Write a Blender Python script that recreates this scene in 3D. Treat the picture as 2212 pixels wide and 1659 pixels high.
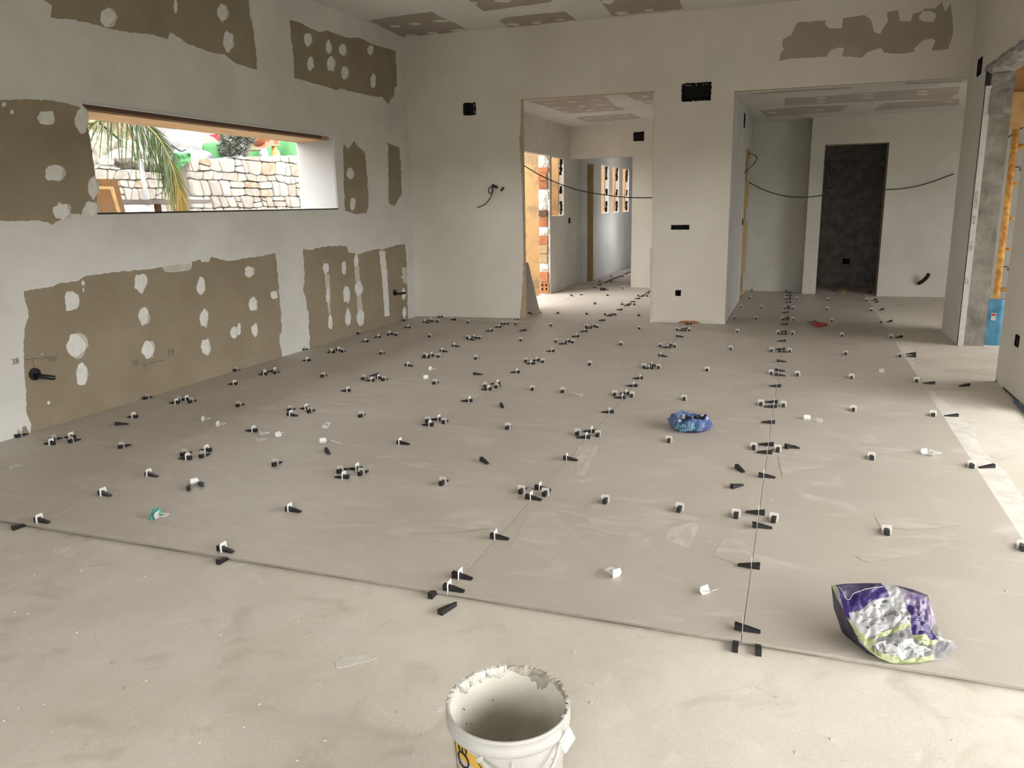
import bpy, bmesh, math, random
from mathutils import Vector, Matrix, noise
random.seed(7)
for o in list(bpy.data.objects): bpy.data.objects.remove(o)
SC = bpy.context.scene
COL = SC.collection

# ------------------------------------------------------------------ camera
F = 1681.14; CAM = Vector((0.1199, -2.7342, 1.5954))
YAW, PITCH, ROLL = -0.3533, -0.2257, -0.0201
_fw = Vector((math.sin(YAW)*math.cos(PITCH), math.cos(YAW)*math.cos(PITCH), math.sin(PITCH)))
_rt = Vector((math.cos(YAW), -math.sin(YAW), 0)); _up = _rt.cross(_fw)
RT = _rt*math.cos(ROLL) + _up*math.sin(ROLL); UP = _up*math.cos(ROLL) - _rt*math.sin(ROLL)
cd = bpy.data.cameras.new('camera'); cam = bpy.data.objects.new('camera', cd); COL.objects.link(cam)
cd.sensor_width = 36; cd.lens = F/2212*36; cd.clip_end = 300; cd.clip_start = 0.02
M = Matrix((RT, UP, -_fw)).transposed().to_4x4(); M.translation = CAM
cam.matrix_world = M; SC.camera = cam

# ------------------------------------------------------------------ light
W = bpy.data.worlds.new('world'); SC.world = W; W.use_nodes = True
W.node_tree.nodes['Background'].inputs[0].default_value = (1.0, 0.975, 0.935, 1)
W.node_tree.nodes['Background'].inputs[1].default_value = 10.0
def portal(loc, rot, sx, sy):
    l = bpy.data.lights.new('daylight_portal', 'AREA'); l.shape = 'RECTANGLE'; l.size = sx; l.size_y = sy
    l.cycles.is_portal = True
    o = bpy.data.objects.new('daylight_portal', l); COL.objects.link(o); o.location = loc; o.rotation_euler = rot
SKY = 10.6; LIGHT_BLOCK = 2.0; BEAM = 2.87; SKY_BLOCK = 3.0; SKY_BLOCK_REAR = 3.0; REAR0, REAR1, REARZ = -1.8, 1.2, 2.6; OPZ = 2.4; INSIDE = 1.0; OUTSIDE = 0.30; OP0 = -3.2
W.node_tree.nodes['Background'].inputs[1].default_value = SKY
OP1 = 3.95          # the big terrace opening in the right wall
portal((2.25, (OP0+OP1)/2, OPZ/2), (0, math.pi/2, 0), OPZ, OP1-OP0)
portal(((REAR0+REAR1)/2, -5.55, REARZ/2), (math.pi/2, 0, 0), REAR1-REAR0, REARZ)
portal((-4.3, 10.0, 1.2), (0, -math.pi/2, 0), 2.4, 1.9)
portal((5.6, 6.45, 1.4), (0, math.pi/2, 0), 2.8, 3.4)
vs = SC.view_settings
vs.view_transform = 'Standard'; vs.look = 'None'; vs.gamma = 1; vs.use_curve_mapping = False
vs.exposure = 0.0

# ------------------------------------------------------------------ picture -> place
def ray(x, y): return _fw + RT*((x-1106)/F) - UP*((y-829.5)/F)
def fl(x, y, z=0.0):
    d = ray(x, y); return CAM + d*((z-CAM.z)/d.z)
def xp(x, y, X):
    d = ray(x, y); return CAM + d*((X-CAM.x)/d.x)
def yp(x, y, Y):
    d = ray(x, y); return CAM + d*((Y-CAM.y)/d.y)
def planept(x, y, P0, N):
    d = ray(x, y); return CAM + d*((P0-CAM).dot(N)/d.dot(N))
BA, BB = Vector((-5.25, 7.68, 0)), Vector((-0.76, 7.865, 0))      # foot of the back wall
BU = (BB-BA).normalized(); BN = Vector((-BU.y, BU.x, 0))
def bk(x, y): return planept(x, y, BA, BN)

# ------------------------------------------------------------------ materials
MATS = {}
def mat(name, col, rough=0.6, col2=None, scale=4.0, detail=6, lo=0.35, hi=0.65, bump=0.0, bscale=40, spec=0.5,
        metal=0.0, alpha=1.0, speck=None, speckscale=160, transl=0.0, stretch=None, rnd=0.0):
    m = bpy.data.materials.new(name); m.use_nodes = True; nt = m.node_tree; N = nt.nodes; L = nt.links
    b = N['Principled BSDF']; out = N['Material Output']
    b.inputs['Roughness'].default_value = rough; b.inputs['Metallic'].default_value = metal
    b.inputs['Specular IOR Level'].default_value = spec
    geo = N.new('ShaderNodeNewGeometry')
    src = geo.outputs['Position']
    if stretch:
        mp = N.new('ShaderNodeMapping'); mp.inputs['Scale'].default_value = stretch; L.new(src, mp.inputs[0]); src = mp.outputs[0]
    c = None
    if col2:
        n = N.new('ShaderNodeTexNoise'); n.inputs['Scale'].default_value = scale; n.inputs['Detail'].default_value = detail
        n.inputs['Roughness'].default_value = 0.6
        L.new(src, n.inputs['Vector'])
        r = N.new('ShaderNodeValToRGB'); r.color_ramp.elements[0].position = lo; r.color_ramp.elements[1].position = hi
        r.color_ramp.elements[0].color = (*col, 1); r.color_ramp.elements[1].color = (*col2, 1)
        L.new(n.outputs['Fac'], r.inputs[0]); c = r.outputs[0]
    else:
        rgb = N.new('ShaderNodeRGB'); rgb.outputs[0].default_value = (*col, 1); c = rgb.outputs[0]
    if speck:
        n2 = N.new('ShaderNodeTexNoise'); n2.inputs['Scale'].default_value = speckscale; n2.inputs['Detail'].default_value = 2
        L.new(geo.outputs['Position'], n2.inputs['Vector'])
        mr = N.new('ShaderNodeMapRange'); mr.inputs[1].default_value = 0.35; mr.inputs[2].default_value = 0.65
        mr.inputs[3].default_value = 1-speck; mr.inputs[4].default_value = 1+speck
        L.new(n2.outputs['Fac'], mr.inputs[0])
        mx = N.new('ShaderNodeMix'); mx.data_type = 'RGBA'; mx.blend_type = 'MULTIPLY'; mx.inputs[0].default_value = 1
        L.new(c, mx.inputs[6]); L.new(mr.outputs[0], mx.inputs[7]); c = mx.outputs[2]
    if rnd:
        oi = N.new('ShaderNodeObjectInfo')
        mr = N.new('ShaderNodeMapRange'); mr.inputs[3].default_value = 1-rnd; mr.inputs[4].default_value = 1+rnd
        L.new(oi.outputs['Random'], mr.inputs[0])
        mx = N.new('ShaderNodeMix'); mx.data_type = 'RGBA'; mx.blend_type = 'MULTIPLY'; mx.inputs[0].default_value = 1
        L.new(c, mx.inputs[6]); L.new(mr.outputs[0], mx.inputs[7]); c = mx.outputs[2]
    L.new(c, b.inputs['Base Color'])
    if bump:
        n3 = N.new('ShaderNodeTexNoise'); n3.inputs['Scale'].default_value = bscale; n3.inputs['Detail'].default_value = 5
        L.new(src, n3.inputs['Vector'])
        bp = N.new('ShaderNodeBump'); bp.inputs['Strength'].default_value = bump; bp.inputs['Distance'].default_value = 0.01
        L.new(n3.outputs['Fac'], bp.inputs['Height']); L.new(bp.outputs[0], b.inputs['Normal'])
    sh = b.outputs[0]
    if transl:
        t = N.new('ShaderNodeBsdfTranslucent'); L.new(c, t.inputs[0])
        ms = N.new('ShaderNodeMixShader'); ms.inputs[0].default_value = transl
        L.new(sh, ms.inputs[1]); L.new(t.outputs[0], ms.inputs[2]); sh = ms.outputs[0]
    if alpha < 1:
        t = N.new('ShaderNodeBsdfTransparent')
        ms = N.new('ShaderNodeMixShader'); ms.inputs[0].default_value = alpha
        L.new(t.outputs[0], ms.inputs[1]); L.new(sh, ms.inputs[2]); sh = ms.outputs[0]
    if sh is not b.outputs[0]: L.new(sh, out.inputs[0])
    MATS[name] = m
    return m

mat('compound', (0.60, 0.59, 0.575), 0.9, (0.70, 0.695, 0.68), 1.3, bump=0.06, bscale=5, spec=0.2)
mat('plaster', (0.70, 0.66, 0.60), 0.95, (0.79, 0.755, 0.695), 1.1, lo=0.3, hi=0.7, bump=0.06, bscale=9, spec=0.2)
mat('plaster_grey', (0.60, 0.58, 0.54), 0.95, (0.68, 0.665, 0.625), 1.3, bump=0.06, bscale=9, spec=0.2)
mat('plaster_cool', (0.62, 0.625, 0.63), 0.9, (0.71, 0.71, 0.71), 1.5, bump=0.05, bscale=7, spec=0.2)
mat('ceiling_skim', (0.66, 0.645, 0.61), 0.95, (0.73, 0.72, 0.69), 1.2, spec=0.2)
mat('board', (0.27, 0.226, 0.162), 0.9, (0.315, 0.268, 0.197), 2.2, speck=0.05, speckscale=90, spec=0.2)
mat('board_ceiling', (0.37, 0.325, 0.28), 0.9, (0.42, 0.37, 0.325), 2.0, spec=0.2)
mat('board_pink', (0.47, 0.42, 0.385), 0.9, (0.52, 0.47, 0.43), 2.0, spec=0.2)
mat('filler', (0.68, 0.675, 0.66), 0.85, (0.79, 0.785, 0.77), 14, bump=0.12, bscale=30, spec=0.2)
mat('filler_thin', (0.50, 0.475, 0.43), 0.85, (0.60, 0.58, 0.54), 10, spec=0.2)
mat('raw_edge', (0.42, 0.33, 0.22), 0.95, (0.52, 0.43, 0.32), 8, bump=0.3, bscale=30)
mat('concrete', (0.22, 0.212, 0.19), 0.9, (0.40, 0.385, 0.35), 6, bump=0.5, bscale=14)
mat('concrete_dark', (0.22, 0.21, 0.20), 0.9, (0.38, 0.37, 0.355), 7, bump=0.6, bscale=18)
mat('galv', (0.62, 0.63, 0.62), 0.5, (0.74, 0.745, 0.74), 20, metal=0.1)
mat('slab', (0.56, 0.515, 0.445), 0.8, (0.68, 0.64, 0.575), 1.6, lo=0.3, hi=0.7, bump=0.15, bscale=30, speck=0.05, speckscale=140, spec=0.3)
mat('mortar', (0.30, 0.27, 0.23), 0.95, (0.45, 0.42, 0.37), 20, bump=0.5, bscale=40)
mat('mortar_pale', (0.56, 0.535, 0.485), 0.9, (0.70, 0.68, 0.64), 9, bump=0.2, bscale=30)
mat('black', (0.010, 0.010, 0.012), 0.42)
mat('black_worn', (0.014, 0.014, 0.016), 0.5, (0.07, 0.07, 0.075), 60, lo=0.62, hi=0.75)
mat('box_black', (0.006, 0.006, 0.007), 0.85, (0.02, 0.02, 0.022), 60, lo=0.6, hi=0.8, spec=0.15)
mat('hole', (0.004, 0.004, 0.004), 0.9)
mat('clip_white', (0.88, 0.90, 0.90), 0.35, transl=0.3)
mat('clip_clear', (0.80, 0.80, 0.77), 0.35, transl=0.2, alpha=0.62)
mat('clip_green', (0.02, 0.27, 0.21), 0.4)
mat('cable', (0.018, 0.016, 0.015), 0.5)
mat('ply', (0.40, 0.23, 0.095), 0.6, (0.50, 0.31, 0.145), 6, stretch=(6, 1, 1), lo=0.3, hi=0.7)
mat('ply_soffit', (0.34, 0.19, 0.075), 0.6, (0.55, 0.34, 0.15), 4, stretch=(14, 1, 6), lo=0.35, hi=0.6)
mat('ply_stained', (0.42, 0.25, 0.105), 0.7, (0.24, 0.165, 0.09), 3.2, lo=0.48, hi=0.62)
mat('pine', (0.50, 0.34, 0.15), 0.6, (0.60, 0.43, 0.22), 5, stretch=(8, 8, 0.7))
mat('pine_dark', (0.42, 0.26, 0.11), 0.7, (0.55, 0.36, 0.17), 5, stretch=(2, 8, 3))
mat('door_wood', (0.56, 0.27, 0.085), 0.4, (0.66, 0.35, 0.13), 5, stretch=(1, 6, 0.8))
mat('brick', (0.36, 0.135, 0.055), 0.9, (0.46, 0.20, 0.09), 15, bump=0.4, rnd=0.2)
mat('brick_ochre', (0.40, 0.27, 0.13), 0.9, (0.5, 0.36, 0.2), 15, bump=0.4)
mat('render_lump', (0.62, 0.60, 0.56), 0.95, (0.74, 0.72, 0.68), 12, bump=0.6, bscale=25)
mat('rust', (0.36, 0.16, 0.035), 0.8, (0.62, 0.36, 0.10), 16, lo=0.4, hi=0.62, bump=0.3, bscale=60)
mat('rust_dark', (0.12, 0.06, 0.035), 0.8)
mat('blue_plastic', (0.04, 0.18, 0.32), 0.35, (0.09, 0.29, 0.46), 9)
mat('blue_film', (0.04, 0.065, 0.20), 0.22, (0.085, 0.13, 0.30), 12, spec=0.7)
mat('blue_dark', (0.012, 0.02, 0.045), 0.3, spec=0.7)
mat('blue_teal', (0.025, 0.10, 0.19), 0.25, spec=0.7)
mat('print_pale_blue', (0.33, 0.53, 0.66), 0.3)
mat('red_plastic', (0.42, 0.025, 0.035), 0.35)
mat('steel', (0.42, 0.42, 0.42), 0.35, metal=0.9)
mat('bucket_white', (0.43, 0.426, 0.414), 0.45, (0.48, 0.476, 0.464), 12)
mat('bucket_inside', (0.50, 0.475, 0.41), 0.75, (0.68, 0.655, 0.59), 6, lo=0.3, hi=0.65, bump=0.15, bscale=40)
mat('dried_plaster', (0.48, 0.47, 0.44), 0.85, (0.64, 0.63, 0.60), 20, bump=0.5, bscale=40)
mat('dried_dirty', (0.25, 0.22, 0.17), 0.85, (0.52, 0.49, 0.43), 26, lo=0.4, hi=0.6, bump=0.5, bscale=40)
mat('label_yellow', (0.56, 0.36, 0.05), 0.4)
mat('label_silver', (0.55, 0.56, 0.56), 0.5, (0.66, 0.67, 0.67), 90)
mat('ink', (0.012, 0.010, 0.010), 0.6)
mat('pencil', (0.17, 0.15, 0.125), 0.8)
mat('paper', (0.55, 0.555, 0.55), 0.5)
mat('bag_purple', (0.024, 0.011, 0.095), 0.42, (0.036, 0.017, 0.125), 20, bump=0.10, bscale=22, spec=0.45)
mat('bag_dusk', (0.022, 0.017, 0.045), 0.36, (0.045, 0.036, 0.075), 14, bump=0.10, bscale=22, spec=0.5)
mat('bag_mauve', (0.075, 0.045, 0.13), 0.34, (0.24, 0.21, 0.29), 24, lo=0.45, hi=0.62, bump=0.10, bscale=26, spec=0.5)
mat('bag_white', (0.34, 0.345, 0.35), 0.38, (0.44, 0.445, 0.45), 16, bump=0.10, bscale=22, spec=0.6, transl=0.2)
mat('bag_green', (0.20, 0.235, 0.10), 0.35, (0.28, 0.31, 0.155), 18, bump=0.10, bscale=24, spec=0.6)
mat('bag_clear', (0.45, 0.46, 0.47), 0.24, (0.55, 0.55, 0.56), 20, bump=0.10, bscale=26, spec=0.6, alpha=0.34)
mat('bag_inside', (0.33, 0.37, 0.41), 0.4, (0.42, 0.45, 0.48), 20)
mat('ink_grey', (0.06, 0.06, 0.085), 0.5)
mat('ink_violet', (0.16, 0.12, 0.30), 0.5)
mat('ink_white', (0.62, 0.60, 0.68), 0.4)
mat('stone_a', (0.70, 0.655, 0.58), 0.9, (0.82, 0.79, 0.73), 7, bump=0.5, bscale=14, rnd=0.07)
mat('stone_b', (0.60, 0.54, 0.46), 0.9, (0.76, 0.71, 0.64), 9, bump=0.5, bscale=14, rnd=0.09)
mat('stone_c', (0.55, 0.36, 0.19), 0.9, (0.78, 0.70, 0.58), 8, bump=0.5, bscale=14)
mat('house_white', (0.44, 0.45, 0.46), 0.9)
mat('stone_joint', (0.42, 0.39, 0.34), 0.95, (0.5, 0.47, 0.41), 12)
mat('rock', (0.26, 0.22, 0.16), 0.95, (0.50, 0.45, 0.36), 6, lo=0.4, hi=0.6, bump=0.9, bscale=9)
mat('ground_out', (0.30, 0.27, 0.22), 0.95, (0.36, 0.33, 0.28), 3)
mat('sky_block', (0.045, 0.055, 0.025), 0.95, (0.11, 0.115, 0.065), 2.5)
mat('garden', (0.035, 0.036, 0.022), 0.95, (0.06, 0.06, 0.04), 1.2)
mat('palm_green', (0.042, 0.068, 0.016), 0.45, rnd=0.35, transl=0.25)
mat('palm_mid', (0.115, 0.12, 0.022), 0.45, rnd=0.3, transl=0.25)
mat('palm_yellow', (0.27, 0.175, 0.02), 0.5, rnd=0.25, transl=0.25)
mat('palm_rib', (0.17, 0.155, 0.055), 0.5)
mat('dry_grass', (0.42, 0.27, 0.11), 0.9, rnd=0.3)
mat('dry_grass_pale', (0.62, 0.50, 0.28), 0.9)
mat('olive_leaf', (0.105, 0.135, 0.075), 0.6, rnd=0.4)
mat('bark', (0.24, 0.20, 0.15), 0.95, (0.36, 0.31, 0.24), 20, bump=0.6)
mat('green_sack', (0.03, 0.34, 0.06), 0.6, (0.06, 0.42, 0.09), 7)
mat('green_text', (0.03, 0.19, 0.06), 0.6)
mat('white_sack', (0.30, 0.31, 0.32), 0.6, (0.44, 0.445, 0.45), 5, bump=0.4, bscale=8)
mat('sand', (0.34, 0.28, 0.20), 0.95, (0.42, 0.36, 0.27), 9, bump=0.4)
mat('orange', (0.62, 0.19, 0.06), 0.45, (0.70, 0.25, 0.10), 6)
mat('grey_metal', (0.42, 0.43, 0.44), 0.5)
mat('table_top', (0.40, 0.33, 0.30), 0.5, (0.5, 0.43, 0.4), 9)
mat('skin', (0.48, 0.27, 0.19), 0.6)
mat('red_cloth', (0.75, 0.02, 0.04), 0.9)
mat('dark_cloth', (0.03, 0.03, 0.04), 0.9)
mat('hair', (0.03, 0.02, 0.015), 0.8)
mat('hose_blue', (0.06, 0.13, 0.26), 0.4)
mat('tub_blue', (0.10, 0.25, 0.36), 0.35, (0.4, 0.48, 0.52), 10, lo=0.5, hi=0.6)

def tone(names, k):
    for _n in names:
        for _d in MATS[_n].node_tree.nodes:
            if _d.bl_idname == 'ShaderNodeValToRGB':
                for _e in _d.color_ramp.elements: _e.color = (*[c*k for c in _e.color[:3]], 1)
            elif _d.bl_idname == 'ShaderNodeRGB': _d.outputs[0].default_value = (*[c*k for c in _d.outputs[0].default_value[:3]], 1)
            elif _d.bl_idname == 'ShaderNodeMix' and not _d.inputs[7].is_linked: _d.inputs[7].default_value = (*[c*k for c in _d.inputs[7].default_value[:3]], 1)
# overall reflectance of the things outside the long window and of the room's surfaces
tone(('stone_a','stone_b','stone_c','house_white','stone_joint','rock','ground_out','dry_grass','dry_grass_pale','olive_leaf','bark','green_sack','green_text','white_sack','sand','orange','grey_metal','table_top','skin','red_cloth','tub_blue','door_wood'), OUTSIDE)
# bare slab: scuffs and dirt over the cement colour
def slab_dirt():
    m = MATS['slab']; nt = m.node_tree; N = nt.nodes; L = nt.links; b = N['Principled BSDF']; c = b.inputs['Base Color'].links[0].from_socket
    geo = N.new('ShaderNodeNewGeometry')
    for sc, a, bb, amt, col in ((2.7, 0.56, 0.74, 0.45, (0.36, 0.32, 0.26, 1)), (5.5, 0.60, 0.72, 0.35, (0.74, 0.70, 0.63, 1)), (31, 0.68, 0.76, 0.5, (0.24, 0.21, 0.17, 1))):
        n = N.new('ShaderNodeTexNoise'); n.inputs['Scale'].default_value = sc; n.inputs['Detail'].default_value = 8; n.inputs['Distortion'].default_value = 1.5
        L.new(geo.outputs['Position'], n.inputs['Vector'])
        mr = N.new('ShaderNodeMapRange'); mr.inputs[1].default_value = a; mr.inputs[2].default_value = bb; mr.inputs[4].default_value = amt; L.new(n.outputs['Fac'], mr.inputs[0])
        mx = N.new('ShaderNodeMix'); mx.data_type = 'RGBA'; L.new(mr.outputs[0], mx.inputs[0]); L.new(c, mx.inputs[6]); mx.inputs[7].default_value = col; c = mx.outputs[2]
    L.new(c, b.inputs['Base Color'])
slab_dirt()
# tile: warm grey porcelain with fine speckle and cement haze
def tile_material():
    m = mat('tile', (0.455, 0.412, 0.362), 0.42, (0.51, 0.468, 0.418), 1.4, lo=0.3, hi=0.7, speck=0.06, speckscale=130, spec=0.3, rnd=0.04)
    nt = m.node_tree; N = nt.nodes; L = nt.links; b = N['Principled BSDF']
    lk = b.inputs['Base Color'].links[0]; c = lk.from_socket
    geo = N.new('ShaderNodeNewGeometry')
    mp = N.new('ShaderNodeMapping'); mp.inputs['Scale'].default_value = (0.8, 1.5, 1); L.new(geo.outputs['Position'], mp.inputs[0])
    n = N.new('ShaderNodeTexNoise'); n.inputs['Scale'].default_value = 1.9; n.inputs['Detail'].default_value = 9
    n.inputs['Distortion'].default_value = 2.6; n.inputs['Roughness'].default_value = 0.62
    L.new(mp.outputs[0], n.inputs['Vector'])
    mr = N.new('ShaderNodeMapRange'); mr.inputs[1].default_value = 0.53; mr.inputs[2].default_value = 0.74
    mr.inputs[3].default_value = 0; mr.inputs[4].default_value = 0.6
    L.new(n.outputs['Fac'], mr.inputs[0])
    mx = N.new('ShaderNodeMix'); mx.data_type = 'RGBA'; L.new(mr.outputs[0], mx.inputs[0]); L.new(c, mx.inputs[6])
    mx.inputs[7].default_value = (0.66, 0.635, 0.59, 1)
    L.new(mx.outputs[2], b.inputs['Base Color'])
    mr2 = N.new('ShaderNodeMapRange'); mr2.inputs[1].default_value = 0.5; mr2.inputs[2].default_value = 0.75
    mr2.inputs[3].default_value = 0.48; mr2.inputs[4].default_value = 0.75
    L.new(n.outputs['Fac'], mr2.inputs[0]); L.new(mr2.outputs[0], b.inputs['Roughness'])
tile_material()
tone(('compound','plaster','plaster_grey','plaster_cool','ceiling_skim','board','board_ceiling','board_pink','filler','filler_thin','raw_edge','concrete','slab','mortar_pale','tile','galv','render_lump'), INSIDE)
def edge_mat(): mat('tile_edge', (0.30, 0.27, 0.235), 0.8, (0.36, 0.33, 0.29), 20)
edge_mat()

# ------------------------------------------------------------------ helpers
def tag(o, label=None, cat=None, group=None, kind=None):
    if label: o['label'] = label
    if cat: o['category'] = cat
    if group: o['group'] = group
    if kind: o['kind'] = kind
    return o
def obj(name, me, parent=None, loc=None, rot=None):
    o = bpy.data.objects.new(name, me); COL.objects.link(o)
    if parent: o.parent = parent
    if loc is not None: o.location = loc
    if rot is not None: o.rotation_euler = rot
    return o
def empty(name, loc=(0, 0, 0), rot=(0, 0, 0)):
    o = bpy.data.objects.new(name, None); COL.objects.link(o); o.location = loc; o.rotation_euler = rot; o.empty_display_size = 0.05
    return o
def mesh(name, bm, *mats, smooth=False):
    me = bpy.data.meshes.new(name); bm.normal_update(); bm.to_mesh(me); bm.free()
    for m in mats: me.materials.append(MATS[m])
    if smooth:
        for p in me.polygons: p.use_smooth = True
    return me
def bbox(bm, x0, x1, y0, y1, z0, z1, mi=0, bevel=0):
    vs_ = [bm.verts.new(p) for p in ((x0,y0,z0),(x1,y0,z0),(x1,y1,z0),(x0,y1,z0),(x0,y0,z1),(x1,y0,z1),(x1,y1,z1),(x0,y1,z1))]
    fs = [bm.faces.new([vs_[i] for i in f]) for f in ((0,3,2,1),(4,5,6,7),(0,1,5,4),(1,2,6,5),(2,3,7,6),(3,0,4,7))]
    for f in fs: f.material_index = mi
    if bevel:
        es = set(e for f in fs for e in f.edges)
        bmesh.ops.bevel(bm, geom=list(es), offset=bevel, segments=1, affect='EDGES')
    return fs
def box(name, x0, x1, y0, y1, z0, z1, m, parent=None, bevel=0):
    bm = bmesh.new(); bbox(bm, x0, x1, y0, y1, z0, z1, bevel=bevel); return obj(name, mesh(name, bm, m), parent)
def prism(bm, pts, d, mi=0, flip=False):
    """closed plate: polygon pts (Vectors, planar) pushed by vector d"""
    a = [bm.verts.new(p) for p in pts]; b = [bm.verts.new(p+d) for p in pts]
    n = len(pts)
    fs = [bm.faces.new(b), bm.faces.new(a[::-1])] + [bm.faces.new((a[i], a[(i+1) % n], b[(i+1) % n], b[i])) for i in range(n)]
    for f in fs: f.material_index = mi
    return fs
def fixn(bm): bmesh.ops.recalc_face_normals(bm, faces=bm.faces)
def tube_bm(bm, pts, r, seg=8, mi=0, cap=True, rs=None):
    pts = [Vector(p) for p in pts]; rings = []
    n0 = None
    for i, p in enumerate(pts):
        t = (pts[min(i+1, len(pts)-1)] - pts[max(i-1, 0)]).normalized()
        if n0 is None:
            n0 = t.cross(Vector((0, 0, 1)));
            if n0.length < 0.05: n0 = t.cross(Vector((1, 0, 0)))
        n0 = (n0 - t*n0.dot(t)).normalized(); b = t.cross(n0)
        rr = rs[i] if rs else r
        rings.append([bm.verts.new(p + (n0*math.cos(a)+b*math.sin(a))*rr) for a in [k*2*math.pi/seg for k in range(seg)]])
    for a, b in zip(rings, rings[1:]):
        for k in range(seg):
            f = bm.faces.new((a[k], a[(k+1) % seg], b[(k+1) % seg], b[k])); f.material_index = mi; f.smooth = True
    if cap:
        bm.faces.new(rings[0][::-1]).material_index = mi; bm.faces.new(rings[-1]).material_index = mi
def tube(name, pts, r, m, parent=None, seg=8, rs=None):
    bm = bmesh.new(); tube_bm(bm, pts, r, seg, rs=rs); fixn(bm); return obj(name, mesh(name, bm, m), parent)
def spline(pts, n=8):
    pts = [Vector(p) for p in pts]; out = []
    for i in range(len(pts)-1):
        p0, p1, p2, p3 = pts[max(i-1, 0)], pts[i], pts[i+1], pts[min(i+2, len(pts)-1)]
        for k in range(n):
            t = k/n
            out.append(0.5*((2*p1)+(p2-p0)*t+(2*p0-5*p1+4*p2-p3)*t*t+(3*p1-p0-3*p2+p3)*t**3))
    return out+[pts[-1]]
def rough(pts, step=6, amp=1.2, seed=0):
    """subdivide a pixel polygon and make its edge ragged"""
    rg = random.Random(seed); out = []
    n = len(pts)
    for i in range(n):
        a, b = pts[i], pts[(i+1) % n]; d = math.hypot(b[0]-a[0], b[1]-a[1]); k = max(1, int(d/step))
        if d < 1e-6: continue
        nx, ny = -(b[1]-a[1])/d, (b[0]-a[0])/d
        for j in range(k):
            t = j/k; w = amp*(rg.random()*2-1) if j else 0
            out.append((a[0]+(b[0]-a[0])*t+nx*w, a[1]+(b[1]-a[1])*t+ny*w))
    return out
def blob(cx, cy, rx, ry, seed=0, n=14):
    rg = random.Random(seed); out = []
    for k in range(n):
        a = 2*math.pi*k/n; q = 1+rg.uniform(-0.2, 0.16)
        out.append((cx+rx*q*math.cos(a), cy+ry*q*math.sin(a)))
    return out
def text_mesh(s, size):
    cu = bpy.data.curves.new('lettering', 'FONT'); cu.body = s; cu.size = size; cu.resolution_u = 3
    o = bpy.data.objects.new('lettering', cu); COL.objects.link(o)
    dg = bpy.context.evaluated_depsgraph_get(); dg.update()
    me = bpy.data.meshes.new_from_object(o.evaluated_get(dg)); bpy.data.objects.remove(o)
    return me
def lettering(name, s, size, m, parent, origin, ux, uy, mapf=None):
    me = text_mesh(s, size); o_, ux, uy = Vector(origin), Vector(ux), Vector(uy)
    for v in me.vertices:
        v.co = mapf(v.co.x, v.co.y) if mapf else o_ + ux*v.co.x + uy*v.co.y
    me.materials.clear(); me.materials.append(MATS[m])
    return obj(name, me, parent)

# ------------------------------------------------------------------ the room shell
def wall(name, p0, u, length, z0, z1, thick, back, holes, m, mrev=None, kind='structure', parent=None):
    """upright wall with rectangular openings; p0 foot of the front face, u along it, back = direction of its thickness"""
    p0, u, back = Vector(p0), Vector(u).normalized(), Vector(back).normalized()
    us = sorted({0, length} | {h for q in holes for h in q[:2] if 0 < h < length}); vs2 = sorted({z0, z1} | {h for q in holes for h in q[2:4] if z0 < h < z1})
    bm = bmesh.new(); cache = {}
    def V(a, z, d):
        k = (round(a, 5), round(z, 5), d)
        if k not in cache:
            p = p0 + u*a + back*(thick*d); cache[k] = bm.verts.new((p.x, p.y, z))
        return cache[k]
    nu, nv = len(us)-1, len(vs2)-1
    solid = [[not any(q[0]-1e-6 <= us[i] and us[i+1] <= q[1]+1e-6 and q[2]-1e-6 <= vs2[j] and vs2[j+1] <= q[3]+1e-6 for q in holes) for j in range(nv)] for i in range(nu)]
    S = lambda i, j: 0 <= i < nu and 0 <= j < nv and solid[i][j]
    for i in range(nu):
        for j in range(nv):
            if not solid[i][j]: continue
            a, b, c, d = us[i], us[i+1], vs2[j], vs2[j+1]
            bm.faces.new((V(a, c, 0), V(b, c, 0), V(b, d, 0), V(a, d, 0)))
            bm.faces.new((V(a, c, 1), V(a, d, 1), V(b, d, 1), V(b, c, 1)))
            for ok, e in ((S(i-1, j), ((a, c), (a, d))), (S(i+1, j), ((b, d), (b, c))), (S(i, j-1), ((b, c), (a, c))), (S(i, j+1), ((a, d), (b, d)))):
                if not ok:
                    f = bm.faces.new((V(*e[0], 0), V(*e[1], 0), V(*e[1], 1), V(*e[0], 1))); f.material_index = 1
    fixn(bm)
    o = obj(name, mesh(name, bm, m, mrev or m), parent)
    if kind: o['kind'] = kind
    return o
def struct(o): o['kind'] = 'structure'; return o

H = 3.90; LX = -5.23; RX = 1.83; ZS = -0.02
floor = struct(box('floor', -5.8, 2.6, -5.5, 8.0, -0.35, ZS, 'slab'))
struct(box('floor_hall', -4.3, 2.6, 8.0, 19, -0.35, ZS, 'slab')); struct(box('floor_side', 2.6, 5.6, 4.1, 13.9, -0.35, ZS, 'slab'))
WY0, WY1, WZ0, WZ1 = 2.17, 5.73, 1.60, 2.455
wall_left = wall('wall_left', (LX, -5.5, 0), (0, 1, 0), 13.3, -0.02, H+0.3, 0.53, (-1, 0, 0), [(WY0+5.5, WY1+5.5, WZ0, WZ1)], 'compound')
def bu(x): return (x-BA.x)/BU.x
b0 = -0.55
holes = [(bu(-3.537)-b0, bu(-1.747)-b0, -0.02, 2.987), (bu(-0.76)-b0, bu(RX)-b0+0.02, -0.02, 2.925)]
BOXES = [  # electrical back boxes in the back wall: px corners
    ('square', (1002, 222, 1027, 249)), ('wide', (1473, 178, 1536, 219)), ('strip', (1450, 486, 1489, 496)), ('small', (1459, 627, 1471, 639))]
bh = []
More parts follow.
